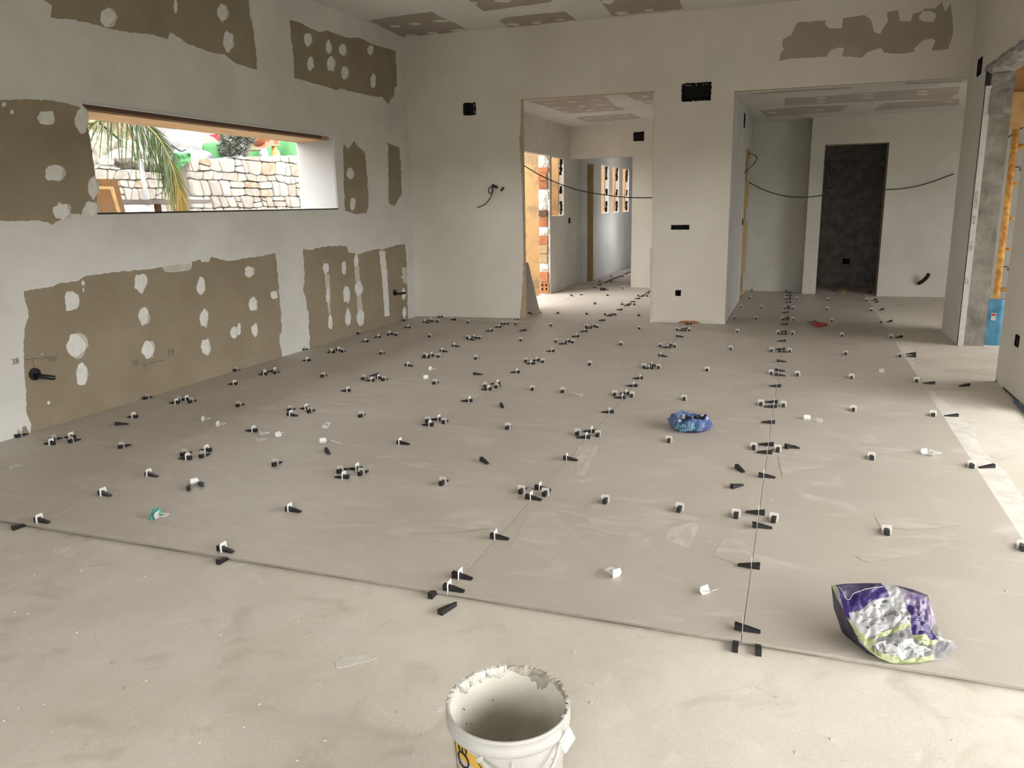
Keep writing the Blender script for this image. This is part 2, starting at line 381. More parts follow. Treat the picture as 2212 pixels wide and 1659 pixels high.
for _, (a, b, c, d) in BOXES:
    P, Q = bk(a, d), bk(c, b); bh.append((bu(P.x)-b0, bu(Q.x)-b0, P.z, Q.z))
wall_back = wall('wall_back', BA+BU*b0, BU, bu(RX)-b0+0.35, -0.02, H+0.3, 0.125, BN, holes+bh, 'plaster', 'raw_edge')
ceiling = struct(box('ceiling', -5.8, 2.4, -5.5, 8.2, H, H+0.3, 'ceiling_skim'))
# right wall: solid near pier, opening to the side space, concrete pier, header over all
wall_right = wall('wall_right', (RX, -5.5, 0), (0, 1, 0), 13.55, -0.02, H+0.3, 0.255, (1, 0, 0),
                  [(OP0+5.5, OP1+5.5, -0.02, OPZ), (5.11+5.5, 6.99+5.5, -0.02, 2.87), (8.3+5.5-0.01, 14.0, -0.02, 2.9)], 'plaster', 'plaster')
wall_rear = wall('wall_rear', (-5.8, -5.2, 0), (1, 0, 0), 8.2, -0.02, H+0.3, 0.3, (0, -1, 0), [(REAR0+5.8, REAR1+5.8, -0.02, REARZ)], 'concrete_dark')  # rear opening added to send daylight in; dark concrete chosen against bounce
# hall behind the first opening
HX = -4.13
D_Y0, D_Y1, D_Z = 9.0, 10.93, 2.44
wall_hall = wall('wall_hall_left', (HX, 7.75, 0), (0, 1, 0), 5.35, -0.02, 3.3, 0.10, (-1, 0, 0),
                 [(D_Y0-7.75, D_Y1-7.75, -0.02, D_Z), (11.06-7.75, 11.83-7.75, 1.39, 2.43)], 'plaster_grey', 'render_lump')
ceiling_hall = struct(box('ceiling_hall', -4.6, -0.8, 7.85, 12.4, 3.03, 3.3, 'ceiling_skim'))
wall_cross = wall('wall_cross', (HX, 12.25, 0), (1, 0, 0), 3.4, -0.02, 3.3, 0.16, (0, 1, 0), [(0, 1.215, -0.02, 2.44)], 'plaster', 'plaster')
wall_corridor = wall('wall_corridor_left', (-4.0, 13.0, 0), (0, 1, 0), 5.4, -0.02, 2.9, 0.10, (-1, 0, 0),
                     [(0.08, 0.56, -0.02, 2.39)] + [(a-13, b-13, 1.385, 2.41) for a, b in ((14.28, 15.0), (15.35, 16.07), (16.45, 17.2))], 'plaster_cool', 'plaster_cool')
struct(box('wall_corridor_end', -4.4, -2.3, 18.3, 18.5, -0.02, 2.9, 'plaster_cool'))
wall('wall_corridor_right', (-2.75, 12.4, 0), (0, 1, 0), 6.0, -0.02, 2.9, 0.15, (1, 0, 0), [(2.6, 3.3, 1.1, 2.0)], 'plaster_cool')  # opening added to let daylight brighten the left corridor wall
portal((-2.6, 15.35, 1.55), (0, math.pi/2, 0), 0.9, 0.7)
struct(box('ceiling_corridor', -4.4, -2.5, 12.3, 18.5, 2.72, 2.95, 'ceiling_skim'))
struct(box('wall_side_room', -5.3, -5.2, 12.9, 13.9, -0.02, 2.9, 'plaster_cool'))
struct(box('wall_side_room_front', -5.2, -4.1, 12.9, 13.0, -0.02, 2.9, 'plaster_cool'))
struct(box('wall_side_room_back', -5.2, -4.1, 13.8, 13.9, -0.02, 2.9, 'plaster_cool')); struct(box('ceiling_side_room', -5.3, -4.1, 12.9, 13.9, 2.7, 2.9, 'plaster_cool')); struct(box('floor_side_room', -5.3, -4.3, 12.9, 13.9, -0.35, ZS, 'slab'))
# nook behind the second opening
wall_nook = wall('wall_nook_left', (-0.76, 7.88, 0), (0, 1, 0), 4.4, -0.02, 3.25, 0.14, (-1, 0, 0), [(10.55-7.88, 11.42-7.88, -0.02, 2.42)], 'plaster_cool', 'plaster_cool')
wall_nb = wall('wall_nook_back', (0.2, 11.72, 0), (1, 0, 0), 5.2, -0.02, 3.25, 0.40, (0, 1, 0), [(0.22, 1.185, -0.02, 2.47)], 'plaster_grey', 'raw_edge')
struct(box('wall_nook_recess', -0.8, 0.25, 12.12, 12.25, -0.02, 3.25, 'plaster_grey'))
ceiling_nook = struct(box('ceiling_nook', -0.9, 5.4, 7.98, 13.9, 2.915, 3.25, 'ceiling_skim'))
struct(box('wall_store_back', -0.2, 2.2, 13.6, 13.75, -0.02, 3.25, 'concrete_dark'))
struct(box('wall_store_left', -0.3, -0.15, 12.26, 13.75, -0.02, 3.25, 'concrete_dark'))
struct(box('wall_store_right', 2.1, 2.25, 12.1, 13.75, -0.02, 3.25, 'concrete_dark'))
struct(box('wall_hall_right', -1.05, -0.9, 8.0, 12.3, -0.02, 3.25, 'plaster'))
struct(box('ceiling_side', 2.085, 5.4, 4.3, 7.98, 2.96, 3.25, 'ply'))
struct(box('wall_side_end', 2.085, 5.4, 4.15, 4.3, -0.02, 3.25, 'plaster_cool'))
wall('wall_side_right', (5.4, 4.15, 0), (0, 1, 0), 9.7, -0.02, 3.25, 0.15, (1, 0, 0), [(0.6, 4.0, -0.02, 2.75)], 'plaster_cool')
# ground outside
struct(box('ground_terrace', 2.6, 300, -300, 300, -0.8, -0.40, 'garden')); struct(box('ground_rear', -6, 2.6, -300, -5.5, -0.8, -0.40, 'garden'))

def sky_block(name, x0, x1, y0, y1, z1, lab):      # unseen banks added to block the low sky outside the openings
    bm = bmesh.new(); n = 60; rows = []
    L = max(x1-x0, y1-y0); along_y = (y1-y0) > (x1-x0)
    for i in range(n+1):
        t = i/n; row = []
        for u_, zz in ((0, -0.4), (0.05, 0.45), (0.2, 0.85), (0.5, 1.0), (1.0, 1.0)):
            nz = noise.fractal(Vector((t*L*0.4, u_*3, 5)), 1.0, 2.0, 4)
            z = -0.4 if zz < 0 else z1*zz*(1+0.12*nz)
            row.append(bm.verts.new((x0+(x1-x0)*u_+nz*0.5, y0+(y1-y0)*t, z) if along_y else (x0+(x1-x0)*t, y1-(y1-y0)*u_+nz*0.5, z)))
        rows.append(row)
    for A, B in zip(rows, rows[1:]):
        for k in range(4): bm.faces.new((A[k], A[k+1], B[k+1], B[k]))
    fixn(bm); o = obj(name, mesh(name, bm, 'sky_block')); tag(o, lab, 'sky block'); return o
if LIGHT_BLOCK: struct(box('ceiling_light_block', 2.085, 2.085+LIGHT_BLOCK, -8.0, 4.15, 2.9, 3.1, 'ceiling_skim'))  # unseen roof added outside the terrace opening to cut steep skylight
if BEAM < 2.87: struct(box('trim_light_block_beam', 1.98+LIGHT_BLOCK, 2.18+LIGHT_BLOCK, -8.0, 4.15, BEAM, 2.9, 'plaster'))
sky_block('sky_block_bank', 13, 24, -60, 60, SKY_BLOCK, 'unseen bank added beyond the terrace to block low sky')
sky_block('sky_block_bank', -60, 12, -30, -17, SKY_BLOCK_REAR, 'unseen bank added behind the house to block low sky')
PG = 0.95
struct(box('ground_passage', -40, -5.77, -40, 8.0, -0.75, PG, 'ground_out')); struct(box('ground_passage_back', -40, -6.6, 8.0, 50, -0.75, PG, 'ground_out'))
struct(box('ground_lightwell', -6.6, -4.3, 8.0, 50, -0.75, -0.36, 'ground_out'))

# ------------------------------------------------------------------ floor tiles
def ybw(x): return BA.y + (x-BA.x)*BU.y/BU.x
tiles = []
def tile_piece(x0, x1, y0, y1):
    g = 0.0012
    key = (round(x1-x0, 4), round(y1-y0, 4))
    me = TM.get(key)
    if me is None:
        bm = bmesh.new(); w, h = (x1-x0)-2*g, (y1-y0)-2*g; c = 0.001
        lo = [bm.verts.new(p) for p in ((0,0,-.0105),(w,0,-.0105),(w,h,-.0105),(0,h,-.0105))]
        mi = [bm.verts.new(p) for p in ((0,0,-c),(w,0,-c),(w,h,-c),(0,h,-c))]
        hi = [bm.verts.new(p) for p in ((c,c,0),(w-c,c,0),(w-c,h-c,0),(c,h-c,0))]
        bm.faces.new(hi)
        for k in range(4):
            f = bm.faces.new((lo[k], lo[(k+1)%4], mi[(k+1)%4], mi[k])); f.material_index = 1
            bm.faces.new((mi[k], mi[(k+1)%4], hi[(k+1)%4], hi[k]))
        me = TM[key] = mesh('tile', bm, 'tile', 'tile_edge')
    o = obj('tile', me, floor, (x0+g, y0+g, random.uniform(-0.0006, 0.0)))
    return o
TM = {}
T = 1.2
for j in range(0, 7):
    for i in range(-5, 1):
        x0, x1 = i*T, i*T+T; y0, y1 = j*T, j*T+T
        if i == -5: x0 = LX+0.004
        if j == 6 and i <= -4: y1 = ybw(x1)+0.05
        tile_piece(x0, x1, y0, y1)
for j in range(7, 15):
    for i in (-4, -3, -2):
        x0, x1 = i*T, i*T+T; y0, y1 = j*T, j*T+T
        if i == -4: x0 = HX+0.004 if j < 11 else -3.99
        if j >= 11 and i == -2: continue
        tile_piece(x0, x1, y0, y1)
for j in range(7, 10):
    tile_piece(-0.755, 0, j*T, j*T+T); tile_piece(0, T, j*T, min(j*T+T, 11.72) if j == 9 else j*T+T)
bm = bmesh.new()       # bed of adhesive under the tiles, set back from the open edges
def bed(bm, pts, z0=ZS, z1=-0.0106):
    prism(bm, [Vector((x, y, z0)) for x, y in pts], Vector((0, 0, z1-z0)))
rg = random.Random(3); front = []
x = -5.2
while x < 1.17:
    front.append((x, 0.012+max(0, noise.noise(Vector((x*3.1, 0, 0))))*0.05)); x += 0.05
bed(bm, front + [(1.19, 0.02), (1.19, 11.6), (-0.7, 11.6), (-0.7, 7.6), (-5.2, 7.6)])
fixn(bm)
mb = obj('mortar_bed', mesh('mortar_bed', bm, 'mortar'), floor); mb['kind'] = 'stuff'
# pale adhesive smears on the slab beside the right and front edges of the tiling
def smear(pts, m='mortar_pale', z=ZS, h=0.003, seed=1, step=0.05, amp=0.012):
    bm = bmesh.new(); q = rough([(p[0], p[1]) for p in pts], step, amp, seed)
    prism(bm, [Vector((x, y, z)) for x, y in q], Vector((0, 0, h))); fixn(bm)
    return obj('adhesive_smear', mesh('adhesive_smear', bm, m), floor)
smear([(1.19, 0.2), (1.36, 0.2), (1.37, 1.5), (1.345, 2.5), (1.31, 3.0), (1.36, 3.4), (1.32, 3.8), (1.29, 4.3), (1.205, 4.7), (1.19, 4.6)], seed=4)
smear([(1.19, 5.4), (1.23, 5.6), (1.30, 6.3), (1.36, 6.6), (1.25, 7.0), (1.19, 7.2)], seed=5)
def smear_px(pts, **k): return smear([fl(a, b, ZS)[:2] for a, b in pts], **k)
smear_px([(723,1432),(742,1422),(735,1418),(800,1417),(815,1421),(797,1428),(775,1432),(752,1440),(727,1443)], seed=8, h=0.0015, step=0.03, amp=0.008)
for k, q in enumerate([[(112,1192),(150,1180),(152,1183),(130,1195)], [(135,1196),(155,1192),(158,1196),(138,1199)], [(25,1205),(40,1202),(41,1205),(26,1207)], [(229,1252),(241,1249),(243,1252),(230,1254)], [(508,1217),(535,1216),(530,1222),(510,1221)], [(762,1266),(780,1265),(782,1269),(764,1269)], [(942,1530),(962,1524),(960,1532),(945,1538)]]):
    smear_px(q, seed=20+k, h=0.001, step=0.02, amp=0.004)
# cement haze dragged over the tiles with a trowel (thin dried films)
def haze(pts, seed, m='haze'):
    bm = bmesh.new(); q = rough(pts, 7, 1.6, seed)
    vs_ = [bm.verts.new(fl(a, b, 0.0003+0.00003*(seed-60))) for a, b in q]; bm.faces.new(vs_); fixn(bm)
    if bm.faces[:] and bm.faces[:][0].normal.z < 0: bmesh.ops.reverse_faces(bm, faces=bm.faces)
    o = obj('cement_haze', mesh('cement_haze', bm, m), floor); return o
mat('haze', (0.475, 0.435, 0.385), 0.5, (0.60, 0.57, 0.52), 8, stretch=(2.5, 0.8, 1), lo=0.35, hi=0.6, spec=0.3)
mat('haze_soft', (0.470, 0.428, 0.378), 0.5, (0.585, 0.55, 0.50), 4, stretch=(0.8, 3, 1), lo=0.42, hi=0.72, spec=0.3)
for k, (q, m) in enumerate([
    ([(1250,963),(1292,962),(1290,980),(1273,1000),(1274,1020),(1262,1030),(1245,1024),(1246,1000),(1240,985)], 'haze'),
    ([(1449,1140),(1500,1128),(1508,1138),(1500,1160),(1485,1182),(1445,1172),(1440,1158)], 'haze'),
    ([(1290,1070),(1345,1062),(1420,1085),(1465,1108),(1410,1130),(1330,1155),(1280,1140),(1265,1110)], 'haze_soft'),
    ([(1230,1130),(1300,1150),(1370,1158),(1450,1130),(1510,1120),(1480,1112),(1400,1120),(1320,1128)], 'haze_soft'),
    ([(1080,910),(1180,905),(1240,905),(1265,918),(1200,922),(1100,920)], 'haze_soft'),
    ([(805,990),(850,975),(900,985),(960,1000),(1000,1020),(980,1024),(900,1012),(850,995)], 'haze_soft'),
    ([(790,1170),(870,1130),(940,1120),(1020,1135),(1060,1142),(1000,1150),(900,1150),(820,1180)], 'haze_soft'),
    ([(1140,1110),(1190,1095),(1230,1150),(1190,1190),(1130,1170),(1100,1190)], 'haze_soft'),
    ([(1560,1165),(1600,1155),(1630,1210),(1600,1220),(1540,1200)], 'haze_soft'),
    ([(690,880),(760,850),(880,840),(960,845),(840,860),(760,875)], 'haze_soft'),
    ([(180,950),(330,940),(410,950),(330,962),(230,965)], 'haze_soft'),
    ([(810,822),(870,815),(960,820),(930,832),(850,836)], 'haze_soft'),
    ([(1490,910),(1620,900),(1650,912),(1560,920)], 'haze_soft'),
    ([(1860,965),(1960,958),(2000,972),(1900,980)], 'haze_soft'),
    ([(1890,1115),(2010,1120),(2080,1135),(1960,1145),(1900,1135)], 'haze_soft'),
    ([(1840,1200),(1960,1180),(2060,1170),(1990,1195),(1880,1215)], 'haze_soft'),
    ([(1680,985),(1760,1000),(1790,1010),(1720,1018),(1690,1030)], 'haze_soft'),
    ([(240,1050),(330,1025),(360,1015),(300,1045),(230,1080)], 'haze_soft')]):
    haze(q, 60+k, m)

rg = random.Random(55); bm = bmesh.new()
for k in range(420):
    x, y = rg.uniform(-4.5, 2.2), rg.uniform(-2.3, 7.0) if rg.random() < 0.4 else rg.uniform(-2.3, -0.02)
    z = 0.0 if (y > 0 and x < 1.2) else ZS
    r_ = rg.uniform(0.0012, 0.0042); a = rg.uniform(0, 6)
    bbox(bm, x-r_, x+r_*rg.uniform(.5,1.6), y-r_, y+r_*rg.uniform(.5,1.6), z, z+r_*0.8)
o = obj('plaster_crumbs', mesh('plaster_crumbs', bm, 'mortar_pale'), floor); o['kind'] = 'stuff'

# ------------------------------------------------------------------ drywall patches and filler on walls and ceilings
def patch(parent, name, px, proj, push, m, step=6, amp=1.2, seed=0, clampz=None, thick=0.0015):
    pts = [proj(a, b) for a, b in rough(px, step, amp, seed)]
    if clampz is not None:
        for p in pts: p.z = max(p.z, clampz) if p.z > 0.06 or name != 'board_patch' else -0.012
    bm = bmesh.new(); n = Vector(push).normalized()
    vs_ = [bm.verts.new(p+n*thick) for p in pts]; ws = [bm.verts.new(p-n*0.0005) for p in pts]
    f = bm.faces.new(vs_); k = len(pts)
    for i in range(k): bm.faces.new((ws[i], ws[(i+1) % k], vs_[(i+1) % k], vs_[i]))
    f.normal_update()
    if f.normal.dot(n) < 0: bmesh.ops.reverse_faces(bm, faces=bm.faces[:])
    return obj(name, mesh(name, bm, m), parent)
Z = lambda ox, oy, s, L: [(ox+a/s, oy+b/s) for a, b in L]
lw = lambda a, b: xp(a, b, LX)
n0 = (1, 0, 0)
boards = [
 Z(0,0,3.19,[(300,0),(360,40),(350,120),(410,130),(500,135),(600,155),(720,190),(850,215),(960,230),(1060,240),(1150,270),(1170,225),(1200,235),(1290,300),(1400,340),(1490,370),(1550,375),(1600,420),(1650,445),(1770,480),(1765,380),(1745,200),(1720,80),(1715,0),(1690,-150),(240,-250)]),
 Z(0,0,3.19,[(0,690),(100,685),(200,685),(330,690),(450,710),(550,740),(585,780),(612,900),(640,1100),(660,1250),(668,1390),(600,1400),(570,1440),(560,1480),(490,1470),(440,1500),(380,1530),(365,1550),(330,1530),(250,1520),(100,1525),(0,1520),(-300,1515),(-300,700)]),
 Z(600,0,3.687,[(95,160),(165,175),(240,215),(330,255),(400,245),(480,275),(560,300),(640,300),(720,335),(800,365),(935,405),(945,560),(950,680),(930,700),(925,765),(900,790),(880,835),(850,800),(830,770),(740,765),(640,740),(560,725),(500,705),(460,720),(380,690),(300,670),(200,640),(130,620),(125,450),(105,300)]),
 [(742,308),(752,322),(765,304),(775,318),(788,330),(792,370),(796,440),(792,460),(770,463),(745,455),(742,380)],
 [(838,308),(862,318),(866,360),(868,418),(852,445),(840,440),(839,390)],
 Z(0,520,3.771,[(195,410),(300,390),(430,375),(490,345),(560,340),(640,325),(690,290),(920,255),(1170,235),(1320,215),(1345,255),(1460,252),(1555,235),(1565,170),(1630,150),(1640,175),(1700,175),(1720,132),(1790,150)]) + Z(440,480,4.608,[(130,370),(240,385),(420,360),(560,340),(690,312),(715,310),(740,560),(755,760),(770,950),(775,1100),(755,1120),(760,1230),(775,1290)]) + [(606,771),(320,862),(200,897),(68,935),(37,946)] + Z(0,520,3.771,[(140,1580),(140,1530),(255,1495),(215,1400),(215,1280),(195,1000),(195,800),(205,700),(235,620),(215,520),(195,450)]),
 Z(440,480,4.608,[(990,265),(1060,275),(1180,245),(1300,235),(1420,235),(1440,300),(1500,310),(1540,320),(1620,290),(1740,265),(1770,280),(1850,250),(1940,225),(2005,220),(2020,450),(2025,700),(2030,950),(1980,965),(1550,1110),(1060,1260),(1050,1200),(1060,1160),(1045,1050),(1050,900),(1030,870),(1020,760),(990,680),(1005,600),(1000,400)])]
for k, q in enumerate(boards):
    patch(wall_left, 'board_patch', q, lw, n0, 'board', 6, 1.3, 100+k, clampz=0.001)
spots = [  # centre, half sizes (px)
 *[(0+a/3.19, 0+b/3.19, c/3.19, d/3.19) for a,b,c,d in [(738,118,55,66),(1208,45,13,50),(1530,88,36,60),(1570,285,37,68),(318,812,68,52),(370,1195,68,56),(420,1455,60,58),(560,830,50,95),(640,1290,32,80),(625,1440,55,48),(82,772,14,15),(25,720,15,18)]],
 *[(600+a/3.687, b/3.687, c/3.687, d/3.687) for a,b,c,d in [(237,313,30,55),(403,375,26,55),(514,395,30,50),(736,398,26,45),(259,508,30,55),(418,508,32,58),(531,578,27,55),(758,645,22,55)]],
 (756,375,8,13),(762,440,6,14),
 *[(a/3.771, 520+b/3.771, c/3.771, d/3.771) for a,b,c,d in [(580,490,62,90),(620,850,75,100),(660,1085,48,95),(1145,345,55,78),(1165,612,45,70),(1200,880,48,78),(1635,370,35,68),(1658,630,33,75),(1672,865,35,68),(395,1320,12,14),(340,925,9,4),(676,345,14,22),(678,400,7,18)]],
 *[(440+a/4.608, 480+b/4.608, c/4.608, d/4.608) for a,b,c,d in [(447,490,45,55),(488,815,40,72),(700,725,38,45),(298,1095,34,58),(348,1068,19,60),(507,1075,34,66),(1215,460,32,58),(1237,730,22,70),(1258,990,24,80),(1395,450,25,65),(1418,715,34,85),(1435,945,30,85),(1516,380,26,62),(1542,660,36,75),(1558,945,42,88),(1990,715,20,55),(1995,900,20,55),(1975,548,11,10)]]]
for k, (cx, cy, rx, ry) in enumerate(spots):
    if rx*ry > 90 and k % 3 != 1:
        patch(wall_left, 'filler_feather', blob(cx+rx*0.25, cy+ry*0.06, rx*0.98, ry*0.98, 900+k), lw, n0, 'filler_thin', 3, 0.5, k, thick=0.0022, clampz=0.002)
    patch(wall_left, 'filler_spot', blob(cx, cy, rx*0.96, ry, 300+k), lw, n0, 'filler', 3, 0.5, k, thick=0.003, clampz=0.002)
for k, q in enumerate([Z(440,480,4.608,[(1745,290),(1805,285),(1830,600),(1850,930),(1800,940),(1775,560)])]):
    patch(wall_left, 'filler_band', q, lw, n0, 'filler', 5, 0.7, 700+k, thick=0.0028)
for k, q in enumerate([Z(440,480,4.608,[(1205,515),(1250,515),(1262,905),(1238,905)]), Z(440,480,4.608,[(1500,440),(1545,440),(1580,880),(1530,880)]), Z(440,480,4.608,[(1968,450),(2010,450),(2020,620),(1985,600)]),
     Z(0,520,3.771,[(1320,215),(1460,190),(1555,185),(1555,235),(1460,252),(1345,255)])]):
    patch(wall_left, 'filler_feather', q, lw, n0, 'filler_thin', 5, 0.8, 720+k, thick=0.0021)
# pencil notes on the board
def wall_note(s, px, py, h, slant=0.0):
    P = lw(px, py); Q = lw(px, py-h); size = (Q.z-P.z)*1.4
    lettering('pencil_note', s, size, 'pencil', wall_left, (LX+0.0045, P.y, P.z), (0, 1, 0), (0, slant, 1))
wall_note('38', 25, 788, 13); wall_note('38/', 101, 784, 14, 0.25); wall_note('38', 285, 792, 14, 0.1); wall_note('39', 360, 771, 16, 0.1)
def wall_line(a, b): tube('pencil_line', [lw(*a)+Vector((0.003,0,0)), lw(*b)+Vector((0.003,0,0))], 0.0022, 'pencil', wall_left, 4)
wall_line((53,777),(105,772)); wall_line((70,773),(73,796)); wall_line((318,785),(358,777)); wall_line((308,780),(315,792)); wall_line((315,779),(308,793))
# ceiling boards
cp = lambda a, b: fl(a, b, H)
for k, q in enumerate([Z(620,0,2.048,[(362,90),(460,75),(640,52),(690,80),(740,100),(800,132),(720,145),(600,160),(520,165),(440,130)]),
   Z(620,0,2.048,[(775,-20),(830,20),(870,50),(1000,32),(1170,8),(1165,-40)]),
   Z(620,0,2.048,[(938,90),(975,75),(1230,50),(1280,88),(1100,110),(980,122)]),
   Z(620,0,2.048,[(1375,-10),(1440,72),(1600,55),(1755,40),(1720,-30)])]):
    patch(ceiling, 'board_patch', q, cp, (0,0,-1), 'board_ceiling', 6, 0.8, 130+k)
for k, (a,b,c,d) in enumerate([(478,115,22,5),(568,105,27,5),(685,92,40,6),(760,134,38,6),(645,146,25,5),(552,157,28,6),(815,15,25,8),(955,2,35,8),(1000,108,28,6),(1105,100,22,5),(1210,87,18,4),(1420,5,30,12),(1480,58,32,8),(1605,45,22,4)]):
    patch(ceiling, 'filler_spot', blob(620+a/2.048, b/2.048, c/2.048, d/2.048, 500+k), cp, (0,0,-1), 'ceiling_skim', 3, 0.3, k, thick=0.003)
# header of the back wall
W1 = [(160,510),(190,425),(215,425),(192,380),(195,330),(270,290),(290,250),(320,185),(560,170),(550,200),(590,240),(690,235),(700,150),(880,125),(930,160),(945,200),(960,265),(1010,285),(1040,230),(1075,180),(1070,100),(1160,88),(1175,175),(1265,180),(1285,115),(1340,100),(1380,70),(1470,70),(1530,10),(1550,100),(1600,30),(1615,180),(1620,280),(1580,410),(1440,425),(1475,340),(1440,320),(1360,340),(1290,410),(1300,435),(1150,450),(1045,440),(1015,400),(900,440),(860,480),(690,470),(710,410),(680,395),(600,420),(560,475),(250,490)]
patch(wall_back, 'board_patch', Z(1640,0,3.867,W1), bk, -BN, 'board_ceiling', 6, 0.7, 140)
patch(wall_back, 'filler_spot', blob(1640+1410/3.867, 135/3.867, 19, 13, 88), bk, -BN, 'plaster', 4, 0.5, 3, thick=0.003)
np_ = lambda a, b: fl(a, b, 2.915)
for k, q in enumerate([Z(1550,100,2.37,[(345,265),(520,258),(760,238),(960,225),(1240,205),(1235,240),(1180,270),(960,275),(700,285),(345,305)]),
   Z(1550,100,2.37,[(215,330),(400,310),(680,300),(620,335),(430,350),(250,360)]), Z(1550,100,2.37,[(850,290),(1240,268),(1235,300),(800,328)]),
   Z(1550,100,2.37,[(960,185),(1250,175),(1245,182),(960,195)]), Z(1550,100,2.37,[(170,240),(400,222),(690,208),(680,216),(400,232),(172,247)])]):
    patch(ceiling_nook, 'board_patch', q, np_, (0,0,-1), 'board_pink', 5, 0.6, 150+k)
for k, (a,b,c,d) in enumerate([(530,265,28,5),(530,282,28,5),(770,246,32,5),(770,262,32,5),(1050,228,32,5),(1050,245,32,5),(285,340,25,4),(525,325,22,4),(1190,284,24,4)]):
    patch(ceiling_nook, 'filler_spot', blob(1550+a/2.37, 100+b/2.37, c/2.37, d/2.37, 540+k), np_, (0,0,-1), 'ceiling_skim', 3, 0.2, k, thick=0.003)
hp = lambda a, b: fl(a, b, 3.03)
for k, q in enumerate([[(160,205),(700,165),(1290,120),(1400,185),(1410,220),(1520,285),(1660,335),(1300,360),(780,395),(690,385),(610,350),(400,275),(250,235)],
   [(880,460),(1000,440),(1730,392),(1830,430),(1920,470),(1500,495),(1400,510),(1050,520),(950,490)], [(1630,95),(2110,55),(2110,245),(1950,240),(1900,205),(1800,190),(1700,130)]]):
    patch(ceiling_hall, 'board_patch', Z(1120,190,7.135,q), hp, (0,0,-1), 'board_pink', 5, 0.5, 160+k)
for k, (a,b,c,d) in enumerate([(470,235,60,7),(840,210,75,7),(1200,182,75,8),(975,282,60,10),(1265,258,95,8),(570,306,60,7),(1105,342,60,9),(1420,322,75,8),(730,365,50,6),(1070,472,70,7),(1340,450,55,8),(1660,432,40,5),(1955,128,60,12),(2020,207,80,10)]):
    patch(ceiling_hall, 'filler_spot', blob(1120+a/7.135, 190+b/7.135, c/7.135, d/7.135, 560+k), hp, (0,0,-1), 'ceiling_skim', 3, 0.15, k, thick=0.003)
# broken plaster along the foot of the pillar and round the raw opening
for k, q in enumerate([[(1410,697),(1412,694),(1450,693),(1475,691),(1500,692),(1530,691),(1552,696),(1560,700),(1480,703)]]):
    patch(wall_back, 'chipped_plaster', q, bk, -BN, 'plaster_grey', 3, 1.2, 180+k, thick=0.004, clampz=0.001)
patch(wall_back, 'exposed_brick', [(1461,698),(1470,693),(1500,693),(1518,698),(1500,701),(1470,700)], bk, -BN, 'brick', 4, 1.0, 185, thick=0.006, clampz=0.001)
for k, q in enumerate([[(1122,300),(1127,216),(1130,216),(1131,330),(1132,420),(1129,420)], [(1127,640),(1131,560),(1133,560),(1135,690),(1123,690)], [(1404,690),(1404,540),(1409,535),(1411,560),(1408,600),(1410,690)],
      [(1411,198),(1414,198),(1412,330),(1411,420),(1409,420),(1410,300)]]):
    patch(wall_back, 'chipped_plaster', q, bk, -BN, 'raw_edge' if k < 2 else 'plaster_grey', 4, 1.1, 190+k, thick=0.002, clampz=0.001)

# ------------------------------------------------------------------ tile levelling clips and wedges
def wedge_mesh(name, m, notch=False):
    bm = bmesh.new(); w = 0.011
    prof = [(-0.032, 0), (0.060, 0), (0.064, 0.003), (0.062, 0.0075), (0.02, 0.0165), (-0.030, 0.0265), (-0.032, 0.0255)]
    a = [bm.verts.new((x, -w*(1.0 if x < 0.03 else 0.8), z)) for x, z in prof]; b = [bm.verts.new((x, w*(1.0 if x < 0.03 else 0.8), z)) for x, z in prof]
    n = len(prof)
    bm.faces.new(a); bm.faces.new(b[::-1])
    for i in range(n): bm.faces.new((a[(i+1) % n], a[i], b[i], b[(i+1) % n]))
    if notch:
        bbox(bm, -0.022, -0.006, -w*0.6, w*0.6, 0.021, 0.0255)
        bbox(bm, 0.008, 0.040, -w-0.0004, -w+0.001, 0.003, 0.009)
    fixn(bm); return mesh(name, bm, m)
def clip_bm(base):
    bm = bmesh.new(); t = 0.0008
    q = [(-.023,-.012),(-.023,.038),(-.018,.046),(.018,.046),(.023,.038),(.023,-.012),(.0125,-.012),(.0125,.030),(-.0125,.030),(-.0125,-.012)]
    prism(bm, [Vector((-t, y, z)) for y, z in q], Vector((2*t, 0, 0)))
    if base:   # curved foot plate of a loose clip
        n = 8; rows = []
        for i in range(n+1):
            y = -0.026+0.052*i/n; rows.append([(x, y*(1 if abs(x) < 0.012 else 0.8), -0.012-0.006*(1-(abs(x)/0.019)**2)) for x in (-0.019, -0.012, 0, 0.012, 0.019)])
        top = [[bm.verts.new(p) for p in r] for r in rows]; bot = [[bm.verts.new((p[0], p[1], p[2]-0.0016)) for p in r] for r in rows]
        for A, flip in ((top, 0), (bot, 1)):
            for i in range(n):
                for j in range(4):
                    f = (A[i][j], A[i][j+1], A[i+1][j+1], A[i+1][j]); bm.faces.new(f[::-1] if flip else f)
        ring = lambda A: A[0]+[r[-1] for r in A[1:]]+A[-1][-2::-1]+[r[0] for r in A[-2:0:-1]]
        R1, R2 = ring(top), ring(bot); k = len(R1)
        for i in range(k): bm.faces.new((R1[i], R1[(i+1) % k], R2[(i+1) % k], R2[i]))
    fixn(bm); return bm
WEDGE = wedge_mesh('wedge', 'black'); WEDGE2 = wedge_mesh('wedge_worn', 'black_worn', True)
CLIP_W = mesh('clip_seam', clip_bm(False), 'clip_white'); CLIP_C = mesh('clip_cross', clip_bm(False), 'clip_clear')
CLIP_L = mesh('clip_loose', clip_bm(True), 'clip_white'); CLIP_P = mesh('clip_loose_pale', clip_bm(True), 'clip_clear')
ORD = ['first','second','third','fourth','fifth','sixth','seventh','eighth','ninth','tenth','eleventh','twelfth','thirteenth','fourteenth','fifteenth','sixteenth','seventeenth','eighteenth','nineteenth','twentieth']
